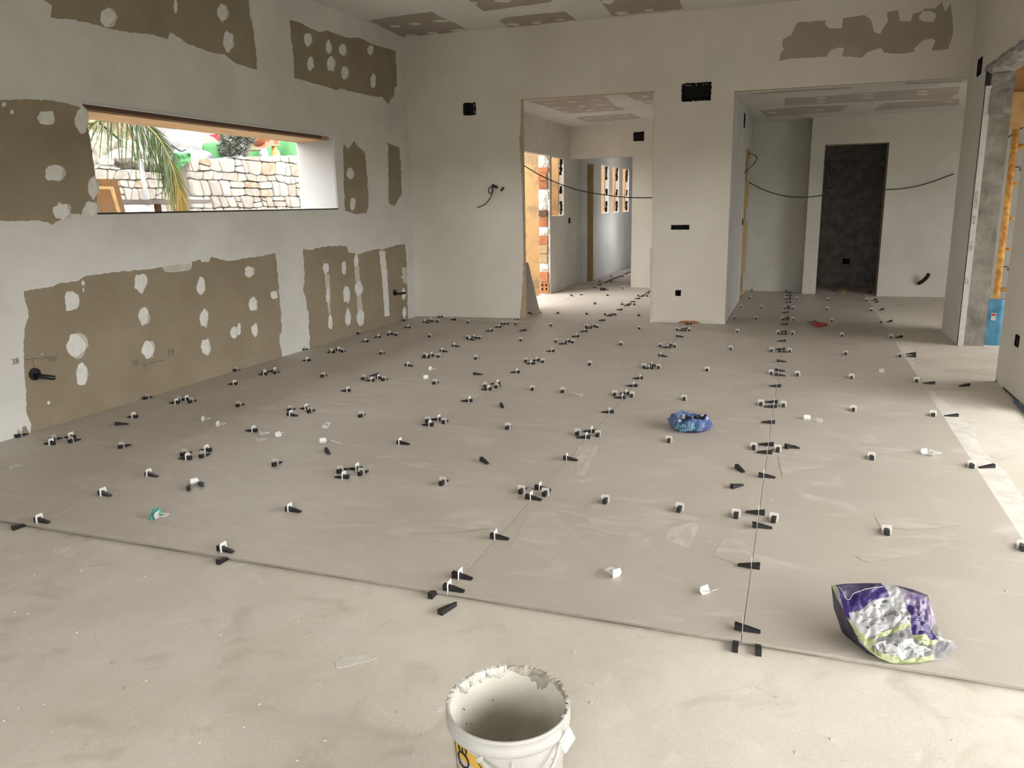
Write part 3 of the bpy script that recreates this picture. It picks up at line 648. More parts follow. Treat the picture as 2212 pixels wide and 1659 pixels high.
ORD += ['twenty-'+o for o in ORD[:9]] + ['thirtieth'] + ['thirty-'+o for o in ORD[:9]]
SEAM = [(1602,1361,'R'),(1622,1226,'L'),(1634,1139,'R'),(1639,1111,'L'),(1650,1031,'R'),(1658,980,'L'),(1660,963,'L'),(1668,915,'L'),(1673,881,'L'),(1675,871,'L'),(1679,836,'L'),(1682,812,'R'),(1683,802,'R'),(1686,782,'R'),(1689,761,'R'),(1691,756,'L'),(1693,738,'L'),(1695,723,'L'),(1696,718,'L'),(1699,702,'L'),(1698,692,'L'),(1701,688,'L'),(1702,676,'L'),(1702,667,'L'),(1704,663,'L'),(1706,654,'L'),(1704,647,'L'),(1707,643,'L'),(1708,639,'L'),(1708,633,'L'),(1708,628,'L'),
 (967,1274,'R'),(990,1248,'R'),(1068,1163,'R'),(1144,1078,'R'),(1161,1057,'R'),(1219,993,'R'),(1263,947,'L'),(1276,934,'L'),(1313,892,'L'),(1342,861,'L'),(1350,852,'L'),(1364,835,'L'),(1380,819,'L'),(1400,797,'L'),(1404,791,'R'),(1423,770,'R'),(1443,752,'L'),(1446,747,'R'),(1462,728,'R'),(1475,715,'L'),(1478,711,'L'),(1488,701,'L'),
 (482,1190,'R'),(627,1104,'R'),(742,1033,'L'),(770,1015,'L'),(863,959,'R'),(928,920,'L'),(947,908,'L'),(1014,868,'L'),(1056,843,'L'),(1073,831,'L'),(1116,806,'L'),(1148,787,'L'),(1158,780,'L'),(1191,760,'L'),(1218,744,'L'),(1226,739,'L'),(1245,728,'L'),(1261,717,'L'),(1273,710,'L'),(1280,706,'L'),(1302,693,'L'),(1319,683,'L'),(1324,680,'L'),(1339,670,'L'),(1355,661,'L'),(1359,658,'L'),(1368,653,'L'),(1379,646,'L'),(1387,641,'L'),(1390,638,'L'),(1397,634,'L'),(1402,630,'L'),
 (83,1127,'R'),(220,1069,'R'),(323,1028,'R'),(402,992,'L'),(440,974,'L'),(544,932,'L'),(627,898,'R'),(661,884,'L'),(751,846,'L'),(801,824,'L'),(814,818,'R'),(880,791,'R'),(954,760,'R'),(925,774,'L'),(937,770,'L'),(982,749,'R'),(1015,735,'R'),(1024,731,'R'),(1060,716,'L'),(1079,708,'L'),(1098,701,'L'),(1117,692,'L'),
 (1283,622,'L'),(1295,616,'L'),(1307,611,'L'),(1313,608,'L'),(1321,605,'L'),(1328,602,'L'),(1334,599,'L'),(1340,596,'L'),(1350,592,'L'),(1358,589,'L'),
 (107,960,'L'),(149,946,'L'),(285,902,'L'),(380,872,'L'),(404,865,'L'),(502,831,'L'),(570,810,'L'),(593,803,'L'),(662,780,'L'),(718,763,'L'),(733,758,'R'),(792,739,'L'),(824,730,'L'),(845,722,'R'),(888,709,'L'),(916,697,'R'),(931,693,'L'),(956,686,'L')]
CROSS = [(44,943),(119,951),(148,958),(266,967),(400,983),(438,988),(594,1006),(735,1021),(782,1025),(959,1044),(1129,1062),(1179,1069),(1309,1084),(1468,1102),(1590,1117),(1671,1129),(1915,1153),(2210,1189),
 (323,860),(388,867),(415,869),(519,877),(631,886),(669,891),(785,898),(926,911),(960,914),(1099,925),(1248,939),(1292,942),(1446,953),(1628,969),(1680,975),(1882,990),(2098,1009),
 (513,801),(577,804),(596,807),(698,814),(785,820),(830,822),(940,829),(1049,836),(1073,838),(1152,842),(1217,847),(1328,855),(1365,857),(1478,864),(1644,874),(1692,878),(1843,887),(2015,898),
 (658,756),(721,758),(740,761),(822,766),(916,771),(945,773),(1028,776),(1134,783),(1172,784),(1274,789),(1391,795),(1423,796),(1528,801),(1666,808),(1723,811),(1839,817),(1979,824),
 (774,722),(837,725),(853,726),(926,729),(1006,733),(1033,734),(1124,737),(1198,741),(1236,742),(1341,746),(1427,749),(1458,750),(1579,755),(1667,759),(1706,760),(1826,764),(1943,769),
 (868,695),(923,699),(942,697),(1009,699),(1081,702),(1111,703),(1189,705),(1265,708),(1289,709),(1381,711),(1463,714),(1489,715),(1593,718),(1681,720),(1712,721),(1818,724),(1922,727),
 (1164,677),(1204,678),(1266,680),(1306,681),(1330,681),(1379,683),(1588,687),(1634,688),(1691,690),(1713,690),(1796,692),(1901,695),
 (1283,658),(1343,659),(1369,660),(1601,663),(1646,664),(1695,666),(1714,666),(1786,667),(1881,669),
 (1250,640),(1312,639),(1379,640),(1399,640),(1620,644),(1699,645),(1721,645),(1789,646),(1870,648),
 (1286,623),(1344,624),(1625,627),(1699,628),(1253,609),(1294,610),(1320,610),(1258,597),(1280,597),(1296,598),(1320,598),(1346,598),(1310,588),(1332,579),(1352,571)]
def level_set(P, rz, clipme, label, group, rg):
    r = empty('leveling_clip', P, (0, 0, rz))
    tag(r, label, 'tile clip', group)
    c = obj('clip', clipme, r); c.rotation_euler = (rg.uniform(-0.05, 0.05), rg.uniform(-0.04, 0.04), rg.uniform(-0.05, 0.05))
    w = obj('wedge', WEDGE2 if rg.random() < 0.16 else WEDGE, r, (rg.uniform(-0.006, 0.010), 0, 0.0004)); w.rotation_euler.z = rg.uniform(-0.07, 0.07)
    return r
rg = random.Random(11)
JN = {0: 'running into the nook', -1: 'meeting the pillar foot', -2: 'running through hall opening', -3: 'beside the hall jamb', -4: 'next to window wall'}
by = {}
for (a, b, d) in SEAM:
    P = fl(a, b); i = round(P.x/T); by.setdefault(i, []).append((P.y, d))
for i, L in by.items():
    L.sort()
    for k, (y, d) in enumerate(L):
        level_set((i*T, y, 0), 0 if d == 'R' else math.pi, CLIP_W, 'wedge in white clip on long joint %s, %s from the front' % (JN[i], ORD[k]), 'clips on the long joints', rg)
by = {}
for (a, b) in CROSS:
    P = fl(a, b); j = round(P.y/T); by.setdefault(j, []).append((P.x, P.y))
for j, L in by.items():
    L.sort()
    for k, (x, y) in enumerate(L):
        level_set((x, j*T, 0), math.pi/2, CLIP_C, 'wedge end-on in clip, %s cross joint from the front, %s from window wall' % (ORD[j-1], ORD[k]), 'clips on the cross joints', rg)

def loose_wedge(P, rz, label, group=None, worn=False, side=0.0):
    o = obj('wedge', WEDGE2 if worn else WEDGE, None, P, (side, 0, rz)); tag(o, label, 'wedge', group); return o
def aim(a, b, z=0.0):
    """position and heading of a wedge from its thick end pixel a to its tip pixel b"""
    A, B = fl(*a, z), fl(*b, z); d = (B-A); return A + d.normalized()*0.033 + Vector((0, 0, 0.0005)), math.atan2(d.y, d.x)
g = 'wedges pushed under the open edge of the tiling'
for k, (a, b) in enumerate([((27,1146),(52,1137)), ((470,1220),(494,1207)), ((929,1294),(944,1278)), ((1587,1410),(1590,1388)), ((1638,1418),(1637,1397))]):
    P, r_ = aim(a, b, ZS+0.001); P.z = ZS+0.0005
    w = ['below the joint beside hall jamb', 'below the joint through hall opening', 'below the joint meeting the pillar foot', 'below the joint running into the nook', 'on the bucket side of the plastic bag']
    o = loose_wedge(P, r_, 'black wedge pushed under front tile edge, ' + w[k], g)
    o.rotation_euler.y = 0.0
for k, (a, b) in enumerate([((2148,1011),(2118,1012)), ((2070,901),(2046,900)), ((2020,830),(2000,829)), ((1979,772),(1962,771)), ((1979,768),(1964,768)), ((1949,729),(1935,730)), ((1926,695),(1913,697)), ((1908,669),(1896,671)), ((1896,653),(1886,655)), ((1893,648),(1882,650))]):
    P, r_ = aim(a, b, ZS); P.z = ZS+0.0005
    if k == 4: P.z = ZS+0.0005; P.y += 0.05
    loose_wedge(P, r_, 'black wedge tucked under tile edge beside bare slab strip, %s from the front' % ORD[k], g)
P, r_ = aim((2094,834),(2070,835), ZS); P.z = ZS+0.0005
loose_wedge(P, r_, 'lone black wedge on bare slab near the concrete-edged wall')
LW = [((249,919),(276,917),'black wedge lying flat near the window wall and black wall tube', False),
      ((704,974),(714,985),'dark wedge lying beside two loose clips below the flat square clip', True),
      ((1039,995),(1054,1003),'black wedge lying alone in the middle of a tile', True),
      ((1590,1011),(1606,1021),'black wedge lying alone, pointing towards the plastic bag', True),
      ((1580,1056),(1600,1050),'black wedge lying alone above the first cross joint by the nook joint', False),
      ((408,1061),(407,1049),'black wedge standing end-on beside a loose white disc', False),
      ((437,1052),(428,1041),'black wedge touching the loose white disc', True),
      ((819,811),(801,813),'black wedge lying across behind a cluster of four clips', False),
      ((1022,810),(1034,810),'small-looking dark wedge between two long joints near mid floor', True),
      ((1082,876),(1087,883),'stubby-looking wedge lying near the joint through the hall opening', True),
      ((1137,715),(1127,715),'black wedge lying before the hall opening', False),
      ((984,692),(974,691),'black wedge lying against the loose tile strip', False),
      ((1694,967),(1724,969),'pair-like black wedge lying beside nook joint, upper one', False),
      ((1697,970),(1724,964),'pair-like black wedge lying beside nook joint, lower one', False),
      ((1143,677),(1150,679),'black wedge just inside the hall opening', False),
      ((1233,639),(1242,641),'black wedge on the sunlit hall floor', False)]
for a, b, lab, worn in LW:
    P, r_ = aim(a, b); loose_wedge(P, r_, lab, 'wedges lying loose', worn)
P, r_ = aim((955,1331),(988,1310), ZS); P.z = ZS+0.0112
loose_wedge(P, r_, 'black wedge lying on its side on bare slab near the bucket', 'wedges lying loose', True, -math.pi/2)
# loose clips
def loose_clip(px, pose, rz, lab, pale=False):
    P = fl(*px)
    rot = {'flat': (0, math.pi/2, rz), 'up': (0, math.pi, rz), 'side': (math.pi/2, 0, rz), 'lean': (0, 1.15, rz)}[pose]
    z = {'flat': 0.019, 'up': 0.046, 'side': 0.0265, 'lean': 0.02}[pose]
    o = obj('loose_clip', CLIP_P if pale else CLIP_L, None, P+Vector((0, 0, z)), rot); tag(o, lab, 'tile clip', 'clips lying loose'); return o
for px, pose, rz, lab, pale in [((30,1013),'flat',0.85,'pale clip lying at the shaded end near the window wall corner',True),
   ((443,909),'flat',0.25,'white clip lying flat, farther of two by the window wall joint',False), ((475,920),'flat',0.15,'white clip lying flat, nearer of two by the window wall joint',False),
   ((568,942),'flat',0.9,'white clip on its foot, upper of a pair beside a wedge clip',False), ((561,955),'flat',0.85,'white clip on its foot, lower of a pair beside a wedge clip',True),
   ((604,943),'lean',-0.4,'white clip with its window side down near the pair',False), ((704,926),'lean',math.pi/2,'square white clip lying flat, window towards the bucket',False),
   ((698,956),'flat',2.2,'bright white clip on its foot near the dark worn wedge',False), ((728,961),'lean',-2.4,'pale clip tilted beside the bright white clip',True),
   ((1252,858),'lean',-2.5,'pale clip lying flat between hall joint and pillar joint',True), ((919,818),'flat',2.3,'white clip on its foot near far tile cluster',False),
   ((932,800),'flat',-0.3,'white clip lying on its stem farther from the bucket',False), ((1743,906),'flat',1.6,'bright white clip on its foot by the nook joint',False),
   ((1767,913),'lean',-2.2,'pale square clip beside the bright one by the nook joint',True), ((2000,981),'lean',-1.0,'clip of a tangled pair near the bare slab edge',False),
   ((2016,984),'flat',0.6,'upright half of a tangled clip pair near bare slab',False), ((1905,804),'lean',-1.4,'pale clip lying flat on the darker tile before the side opening',True),
   ((1327,1244),'flat',2.5,'white clip standing on its foot edge near the front tile edge',False), ((1528,1284),'lean',-0.7,'white clip showing its window near the front tile edge',False),
   ((1674,632),'flat',0.2,'tiny white clip on the nook floor',False), ((419,1045),'flat',2.6,'white clip like a disc with two black wedges',False)]:
    loose_clip(px, pose, rz, lab, pale)
r = empty('green_clip', fl(338,1120), (0, 0, 0.5)); tag(r, 'green clip with a white clip foot stuck through it', 'tile clip')
o = obj('white_clip', CLIP_L, r, (0.02, 0, 0.02), (0, -math.pi/2, 2.8))
bm = bmesh.new(); prism(bm, [Vector(p) for p in ((-0.035,-0.01,0.001),(0.02,0.03,0.001),(0.01,0.035,0.05),(-0.02,0.02,0.045))], Vector((0.004,-0.004,0))); fixn(bm)
obj('green_plate', mesh('green_plate', bm, 'clip_green'), r)

# loose strips of tile laid along walls
def strip(pts, z, lab):
    bm = bmesh.new(); prism(bm, [Vector((x, y, z)) for x, y in pts], Vector((0, 0, 0.010))); fixn(bm)
    o = obj('tile_strip', mesh('tile_strip', bm, 'tile'), None); tag(o, lab, 'tile strip'); return o
a, b = fl(967,690), fl(1136,696); strip([(a.x,a.y),(b.x,b.y),(b.x+0.02,7.74),(a.x,7.67)], 0.001, 'cut strip of floor tile laid along the foot of the plastered back wall')
a, b = fl(1208,623), fl(1276,624); strip([(a.x+0.1,a.y),(b.x,b.y),(b.x,12.4),(a.x+0.1,12.4)], 0.001, 'cut piece of floor tile on the hall floor')

# ------------------------------------------------------------------ electrical boxes, cables, tubes
def wall_box(o3, u, nrm, w, h, lab, depth=0.05, mods=1, name='electrical_box'):
    """open black back box set into a wall, with a ragged rim; o3 lower corner, u along the wall, nrm towards the room"""
    u, nrm = Vector(u), Vector(nrm); up = Vector((0, 0, 1)); o3 = Vector(o3)
    r = empty(name, o3); tag(r, lab, 'electrical box', 'electrical boxes')
    bm = bmesh.new()
    P = lambda a, z, d: u*a + up*z + nrm*d
    c = [(0, 0), (w, 0), (w, h), (0, h)]
    f = [bm.verts.new(P(a, z, 0.003)) for a, z in c]; k = [bm.verts.new(P(a, z, -depth)) for a, z in c]
    bm.faces.new(k)
    for i in range(4): bm.faces.new((f[i], f[(i+1) % 4], k[(i+1) % 4], k[i]))
    o = obj('body', mesh('body', bm, 'hole'), r)
    bm = bmesh.new(); rg = random.Random(len(lab)); n = 5
    for s in range(4):
        (a0, z0), (a1, z1) = c[s], c[(s+1) % 4]; L = math.hypot(a1-a0, z1-z0); m = max(3, int(L/0.02)); iw = min(w, h)*0.16
        ix, iz = -(z1-z0)/L, (a1-a0)/L
        for q in range(m):
            t0, t1 = q/m, (q+1)/m; d0 = iw*rg.uniform(0.3, 1.1); e = -iw*rg.uniform(0.0, 0.35)
            A = [(t0, e), (t1, e), (t1, d0), (t0, d0)]
            prism(bm, [P(a0+(a1-a0)*t+ix*dd, z0+(z1-z0)*t+iz*dd, 0.0) for t, dd in A], nrm*0.006)
    fixn(bm); obj('rim', mesh('rim', bm, 'box_black'), r)
    for q in range(mods):
        cx = w*(q+0.5)/mods
        tube('wire', spline([P(cx-w*.12/mods, h*0.55, -depth*.9), P(cx, h*0.35, -0.005), P(cx+w*.16/mods, h*0.3, 0.0), P(cx+w*.1/mods, h*0.6, -depth*.8)], 5), min(0.004, h*0.05), 'black_worn', r, 5)
    return r
labs = ['small square black wall box high on the back wall beside hall opening', 'large black wall box high on the pillar', 'wide low black wall box halfway up the pillar', 'little black wall box near the pillar foot']
for (nm, (a, b, c, d)), lab in zip(BOXES, labs):
    P, Q = bk(a, d), bk(c, b); wall_box(P, BU, -BN, (Q-P).xy.length, Q.z-P.z, lab, mods=3 if nm in ('wide', 'strip') else 2)
P, Q = yp(1369,305,12.25), yp(1391,285,12.25); wall_box(P+Vector((0,-0.004,0)), (1,0,0), (0,-1,0), Q.x-P.x, Q.z-P.z, 'black wall box high on the hall cross wall', 0.003, 2)
P, Q = xp(1228,482,HX), xp(1233,474,HX); wall_box(P+Vector((0.004,0,0)), (0,1,0), (1,0,0), 0.10, 0.10, 'tiny black switch box on the hall wall below the cable', 0.003)
P, Q = yp(1820,570,13.59), yp(1833,558,13.59); wall_box(P+Vector((0,-0.004,0)), (1,0,0), (0,-1,0), 0.12, 0.10, 'black socket box inside the dark store room', 0.003)
P = xp(2112,165,RX); wall_box(P-Vector((0.004,0.18,0.0)), (0,1,0), (-1,0,0), 0.20, 0.17, 'narrow-looking black box above the concrete pier', 0.003)
P = xp(2197,748,RX); wall_box(P-Vector((0.004,0.05,0)), (0,1,0), (-1,0,0), 0.10, 0.09, 'little black socket hole low in the short wall by the terrace', 0.003)
P = xp(1607,275,-0.76); wall_box(P+Vector((0.004,-0.1,0)), (0,1,0), (1,0,0), 0.16, 0.19, 'tall black slot high on the pillar flank', 0.003, 2)
P = xp(1600,485,-0.76); wall_box(Vector((-0.756, 10.3, 1.22)), (0,1,0), (1,0,0), 0.09, 0.09, 'tiny black switch box on the pillar flank', 0.003)
def cable(name, pts, r_, lab, n=8, cat='cable'):
    o = tube(name, spline(pts, n), r_, 'cable', None, 7); tag(o, lab, cat); return o
cable('hanging_cable', [yp(1124,350,8.05),yp(1134,359,8.05),yp(1180,385,8.05),yp(1250,411,8.05),yp(1330,424,8.05),yp(1370,427,8.05),yp(1410,427,8.05)], 0.007, 'dark cable sagging across the hall opening')
cable('hanging_cable', [yp(1606,386,11.5),yp(1625,398,11.5),yp(1660,414,11.5),yp(1700,424,11.55),yp(1740,426,11.6),yp(1784,421,11.68)], 0.008, 'dark cable sagging across the nook recess')
cable('hanging_cable', [yp(1787,357,11.69),yp(1810,374,11.65),yp(1850,396,11.65),yp(1890,406,11.65),yp(1930,409,11.65),yp(1990,400,11.65),yp(2060,376,11.66)], 0.008, 'dark cable sagging across the dark store doorway')
cable('cable_loop', [xp(1617,332,-0.74),yp(1628,334,11.2),yp(1635,341,11.2),yp(1630,352,11.2),xp(1609,373,-0.74)], 0.007, 'short black cable loop at the nook door lining')
r = empty('cable_coil', yp(1787,357,11.69)); tag(r, 'tangled black cable coil hanging at the dark store doorway', 'cable')
R0 = r.location
rg = random.Random(5)
for k, pts in enumerate([[(1787,357),(1795,346),(1806,352),(1808,375),(1803,400),(1793,408),(1786,398),(1785,370)], [(1786,356),(1790,372),(1789,395),(1793,406),(1798,400),(1792,375),(1787,362)], [(1787,355),(1795,340),(1806,325),(1809,312)], [(1786,360),(1783,385),(1784,415)], [(1788,352),(1792,366),(1790,385),(1785,405),(1783,420)]]):
    tube('strand', spline([yp(a,b,11.66+0.02*k)-R0 for a,b in pts], 6), 0.008, 'cable', r, 6)
bm = bmesh.new(); bmesh.ops.create_icosphere(bm, subdivisions=2, radius=0.035); obj('knot', mesh('knot', bm, 'cable'), r)
r = empty('wall_cable', bk(1068,420)); tag(r, 'black cable stub with two connectors on the back wall', 'cable'); R0 = r.location
W_ = lambda a, b, d=0.03: bk(a, b)-BN*d-R0
tube('strand', spline([W_(1032,448,.02),W_(1045,444,.05),(W_(1056,436,.06)),W_(1065,421,.06),W_(1067,410,.05),W_(1062,404,.04),W_(1058,410,.05),W_(1061,419,.06),W_(1066,412,.05),W_(1066,402,.01)], 6), 0.007, 'cable', r, 6)
tube('connector', [W_(1064,400,.02), W_(1076,405,.03)], 0.018, 'black', r, 8); tube('connector', [W_(1083,412,.02), W_(1089,405,.02)], 0.016, 'black', r, 8)
tube('strand', spline([W_(1083,412,.02),W_(1082,418,.02),W_(1086,427,.02)], 5), 0.004, 'galv', r, 5)
tube('strand', spline([W_(1076,405,.03),W_(1081,405,.02),W_(1084,407,.02)], 5), 0.004, 'galv', r, 5)
def wall_tube(px, tip, lab, X=LX, rad=0.042):
    c = xp(*px, X); r = empty('wall_tube', c); tag(r, lab, 'wall tube', 'black tubes out of the window wall')
    bm = bmesh.new(); n = 20
    rim = [[bm.verts.new(Vector((d, rr*math.cos(a), rr*math.sin(a)))) for a in [2*math.pi*k/n for k in range(n)]] for rr, d in ((rad*1.12,0.002),(rad*1.12,0.012),(rad*0.9,0.012),(rad*0.85,0.006))]
    for A, B in zip(rim, rim[1:]):
        for k in range(n): bm.faces.new((A[k], A[(k+1)%n], B[(k+1)%n], B[k]))
    bm.faces.new(rim[-1]); fixn(bm); obj('collar', mesh('collar', bm, 'black'), r)
    tube('pipe_end', [Vector((0.0,0.0,-0.012)), Vector((0.06,0.02,-0.02)), Vector(tip)], 0.018, 'black', r, 10)
wall_tube((74,808), (0.13,0.06,-0.035), 'black tube stub sticking out of brown board near the corner')
wall_tube((852,632), (0.13,0.09,-0.01), 'black tube stub at the far end of the brown board', rad=0.04)
# corrugated conduit
bm = bmesh.new(); pts = spline([yp(1985,612,11.70),yp(1993,607,11.6),yp(2001,600,11.55),yp(2006,592,11.5)], 10)
tube_bm(bm, pts, 0.03, 10, rs=[0.026+0.006*(i % 2) for i in range(len(pts))]); fixn(bm)
tag(obj('conduit', mesh('conduit', bm, 'cable')), 'bent black corrugated conduit poking from the nook wall', 'conduit')
# cable and hose by the short wall
cable('floor_cable', [fl(2152,822,ZS+.01),fl(2165,832,ZS+.01),fl(2172,842,ZS+.012),fl(2180,848,ZS+.012),fl(2196,864,ZS+.012),fl(2212,874,ZS+.012),fl(2240,900,ZS+.012)], 0.008, 'dusty dark cable along the foot of the short wall')
o = tube('water_hose', spline([fl(2192,866,ZS+.016),fl(2204,877,ZS+.016),fl(2216,890,ZS+.016),fl(2250,925,ZS+.016)], 6), 0.013, 'hose_blue', None, 8); tag(o, 'blue hose end at the foot of the short wall', 'hose')

# ------------------------------------------------------------------ concrete pier, bead and header at the side opening
def rough_box(name, x0, x1, y0, y1, z0, z1, m, parent, nx=6, nz=30, amp=0.012, seed=0, face='y0'):
    bm = bmesh.new(); g_ = []
    for k in range(nz+1):
        row = []
        for i in range(nx+1):
            x = x0+(x1-x0)*i/nx; z = z0+(z1-z0)*k/nz
            d = noise.fractal(Vector((x*4+seed, seed, z*4)), 1.0, 2.0, 4)*amp
            edge = 0.006*noise.noise(Vector((seed, z*14, x*3)))
            row.append(bm.verts.new((x+(edge if i in (0, nx) else 0), y0+d, z)))
        g_.append(row)
    for k in range(nz):
        for i in range(nx): bm.faces.new((g_[k][i], g_[k][i+1], g_[k+1][i+1], g_[k+1][i]))
    b = [bm.verts.new(p) for p in ((x0,y1,z0),(x1,y1,z0),(x1,y1,z1),(x0,y1,z1))]
    bm.faces.new(b[::-1])
    bm.faces.new([r_[0] for r_ in g_][::-1]+[b[0], b[3]][0:2]) ; bm.faces.new([r_[-1] for r_ in g_]+[b[2], b[1]])
    bm.faces.new(g_[0]+[b[1], b[0]]); bm.faces.new(g_[-1][::-1]+[b[3], b[2]])
    fixn(bm); return obj(name, mesh(name, bm, m), parent)
pier_face = rough_box('concrete_face', 1.865, 2.085, 6.965, 7.0, -0.02, 2.42, 'concrete', wall_right, seed=3)
rough_box('concrete_face', 1.875, 2.085, 6.955, 7.0, 2.42, 2.82, 'concrete_dark', wall_right, seed=9, amp=0.03)
# rough lintel edge
bm = bmesh.new(); ring = []
for k in range(41):
    y = 4.4+(7.02-4.4)*k/40
    row = []
    for i, (x, z) in enumerate(((1.822, 2.905), (1.815, 2.865), (1.85, 2.83), (1.93, 2.815), (2.02, 2.83), (2.095, 2.87))):
        d = noise.fractal(Vector((x*7, y*5, z*3)), 1.0, 2.0, 4)*0.035
        row.append(bm.verts.new((x+(d*0.3 if i < 2 else 0), y, z+d)))
    ring.append(row)
for a, b in zip(ring, ring[1:]):
    for i in range(5): bm.faces.new((a[i], a[i+1], b[i+1], b[i]))
fixn(bm); obj('lintel_edge', mesh('lintel_edge', bm, 'concrete_dark'), wall_right)
# galvanised corner bead with handwriting
bm = bmesh.new(); bbox(bm, 1.822, 1.885, 6.952, 6.962, -0.02, 2.70); bbox(bm, 1.822, 1.828, 6.952, 7.03, -0.02, 2.70)
bead = obj('corner_bead', mesh('corner_bead', bm, 'galv')); tag(bead, 'white metal corner bead with handwriting on the concrete pier edge', 'corner bead')
for s, z, in (('CUARTO', 1.47), ('ALFE', 1.30), ('AJD 2', 1.02), ('237', 0.66)):
    lettering('handwriting', s, 0.042, 'pencil', bead, (1.866, 6.9505, z), (0, 0, 1), (-1, 0, 0))
o = box('tape_strip', 1.815, 1.86, 6.94, 6.953, 2.70, 2.90, 'black_worn', wall_right)
# scaffold prop, formwork beam, blue sack behind the pier
r = empty('scaffold_prop', (2.285, 7.62, ZS)); tag(r, 'rusty yellow steel scaffold prop standing behind the concrete pier', 'scaffold prop')
tube('tube', [(0,0,0.01),(0,0,2.33)], 0.036, 'rust', r, 12)
for z, l_ in ((0.56,0.16),(1.02,0.08),(1.36,0.07),(1.74,0.10),(2.14,0.12)):
    tube('stub', [(0.03,0,z),(0.03+l_,0.02,z)], 0.026 if z in (0.56, 2.14) else 0.014, 'rust', r, 8)
for z in (0.82, 1.92):
    bm = bmesh.new(); tube_bm(bm, [(0.03,0,z),(0.08,0,z)], 0.008, 6); prism(bm, [Vector((0.07,-0.02,z-0.03)),Vector((0.13,-0.02,z+0.05)),Vector((0.12,-0.02,z-0.05)),Vector((0.09,-0.02,z-0.05))], Vector((0,0.02,0))); fixn(bm)
    obj('locking_pin', mesh('locking_pin', bm, 'rust_dark'), r)
obj('base_plate', mesh('base_plate', (lambda b: (bbox(b,-0.07,0.07,-0.07,0.07,0,0.01), b)[1])(bmesh.new()), 'rust'), r)
o = box('formwork_beam', 2.09, 3.6, 7.68, 7.76, 2.33, 2.70, 'pine_dark'); tag(o, 'orange timber formwork beam carried by the rusty prop', 'beam')
o = box('formwork_panel', 2.09, 3.6, 7.78, 7.80, 2.70, 2.95, 'ply'); tag(o, 'pale plywood formwork panel above the timber beam', 'panel')
cable('floor_cable', [yp(2168,305,8.4),yp(2190,288,8.4),yp(2230,262,8.4)], 0.008, 'thin dark cable running behind the rusty prop')
# blue sack
r = empty('blue_sack', (2.185, 7.12, ZS)); tag(r, 'upright blue plastic sack standing beside the concrete pier', 'sack')
bm = bmesh.new(); rows = []
for k in range(11):
    t = k/10; z = 0.50*t; row = []
    for i in range(20):
        a = 2*math.pi*i/20; w = 0.092*(1-0.18*t**3)*(1+0.08*noise.noise(Vector((math.cos(a)*2, math.sin(a)*2, z*6)))); d = 0.07*(1-0.5*t**2)
        row.append(bm.verts.new((w*math.copysign(abs(math.cos(a))**0.6, math.cos(a)), d*math.copysign(abs(math.sin(a))**0.7, math.sin(a)), z+0.012*noise.noise(Vector((a*3, 1, 2)))*t)))
    rows.append(row)
for A, B in zip(rows, rows[1:]):
    for i in range(20): bm.faces.new((A[i], A[(i+1)%20], B[(i+1)%20], B[i]))
bm.faces.new(rows[0][::-1]); bm.faces.new(rows[-1]); fixn(bm)
obj('body', mesh('body', bm, 'blue_plastic'), r)
box('label', -0.045, 0.0, -0.0765, -0.073, 0.28, 0.36, 'paper', r); box('label_print', -0.04, -0.006, -0.0785, -0.0765, 0.33, 0.352, 'red_plastic', r)

# ------------------------------------------------------------------ window lining
trim = box('trim_1', -5.25, -5.222, WY0, WY1, WZ1-0.016, WZ1+0.002, 'paper'); struct(trim)
box('gap_shadow_strip', -5.299, -5.262, WY0+0.003, WY1-0.2, 2.405, 2.440, 'rust_dark', wall_left)  # dark strip paints the shadow gap in front of the soffit board
o = box('soffit_board', -5.765, -5.30, WY0+0.003, WY1-0.003, 2.395, 2.452, 'ply_soffit'); tag(o, 'brown plywood board lining the top of the long window', 'board')
mat('reveal', (0.36, 0.36, 0.357), 0.8)
struct(box('window_1', -5.75, -5.24, WY1-0.006, WY1+0.02, WZ0, WZ1-0.02, 'reveal'))
box('sill_edge', -5.234, -5.226, WY0, WY1, WZ0-0.012, WZ0+0.002, 'black_worn', wall_left)

# ------------------------------------------------------------------ hall: boards outside the openings, jamb bricks, cables
o = box('plywood_sheet', -5.7, -4.345, 11.0, 11.02, -0.355, 2.62, 'ply_stained'); tag(o, 'stained plywood sheet standing outside the hall doorway', 'plywood sheet', 'plywood sheets outside the openings')
o = box('plywood_sheet', -5.3, -4.245, 11.92, 11.94, -0.355, 2.62, 'ply_stained'); tag(o, 'stained plywood sheet outside the hall window beside the brick jamb', 'plywood sheet', 'plywood sheets outside the openings')
for k, b in enumerate((15.06, 16.13, 17.26)):
    o = box('plywood_sheet', -5.1, -4.115, b, b+0.02, -0.355, 2.62, 'ply'); tag(o, 'plywood sheet outside the corridor window, %s from the hall' % ORD[k], 'plywood sheet', 'plywood sheets outside the openings')
JY = D_Y1-0.002
jamb = wall_hall
box('jamb_core', -4.33, HX-0.05, JY-0.005, JY+0.10, -0.02, D_Z, 'render_lump', wall_hall)
rg = random.Random(21); z = 0.02; k = 0
zs = [(0.02,0.2,'brick_hollow'),(0.22,0.40,'brick'),(0.42,0.55,'lump'),(0.56,0.72,'brick_ochre'),(0.73,0.87,'brick_ochre'),(0.88,1.05,'brick'),(1.06,1.20,'lump'),(1.21,1.38,'brick'),(1.39,1.50,'dark'),(1.51,1.64,'lump'),(1.65,1.86,'lump'),(1.87,2.0,'brick'),(2.01,2.14,'brick'),(2.15,2.24,'brick'),(2.25,2.43,'lump')]
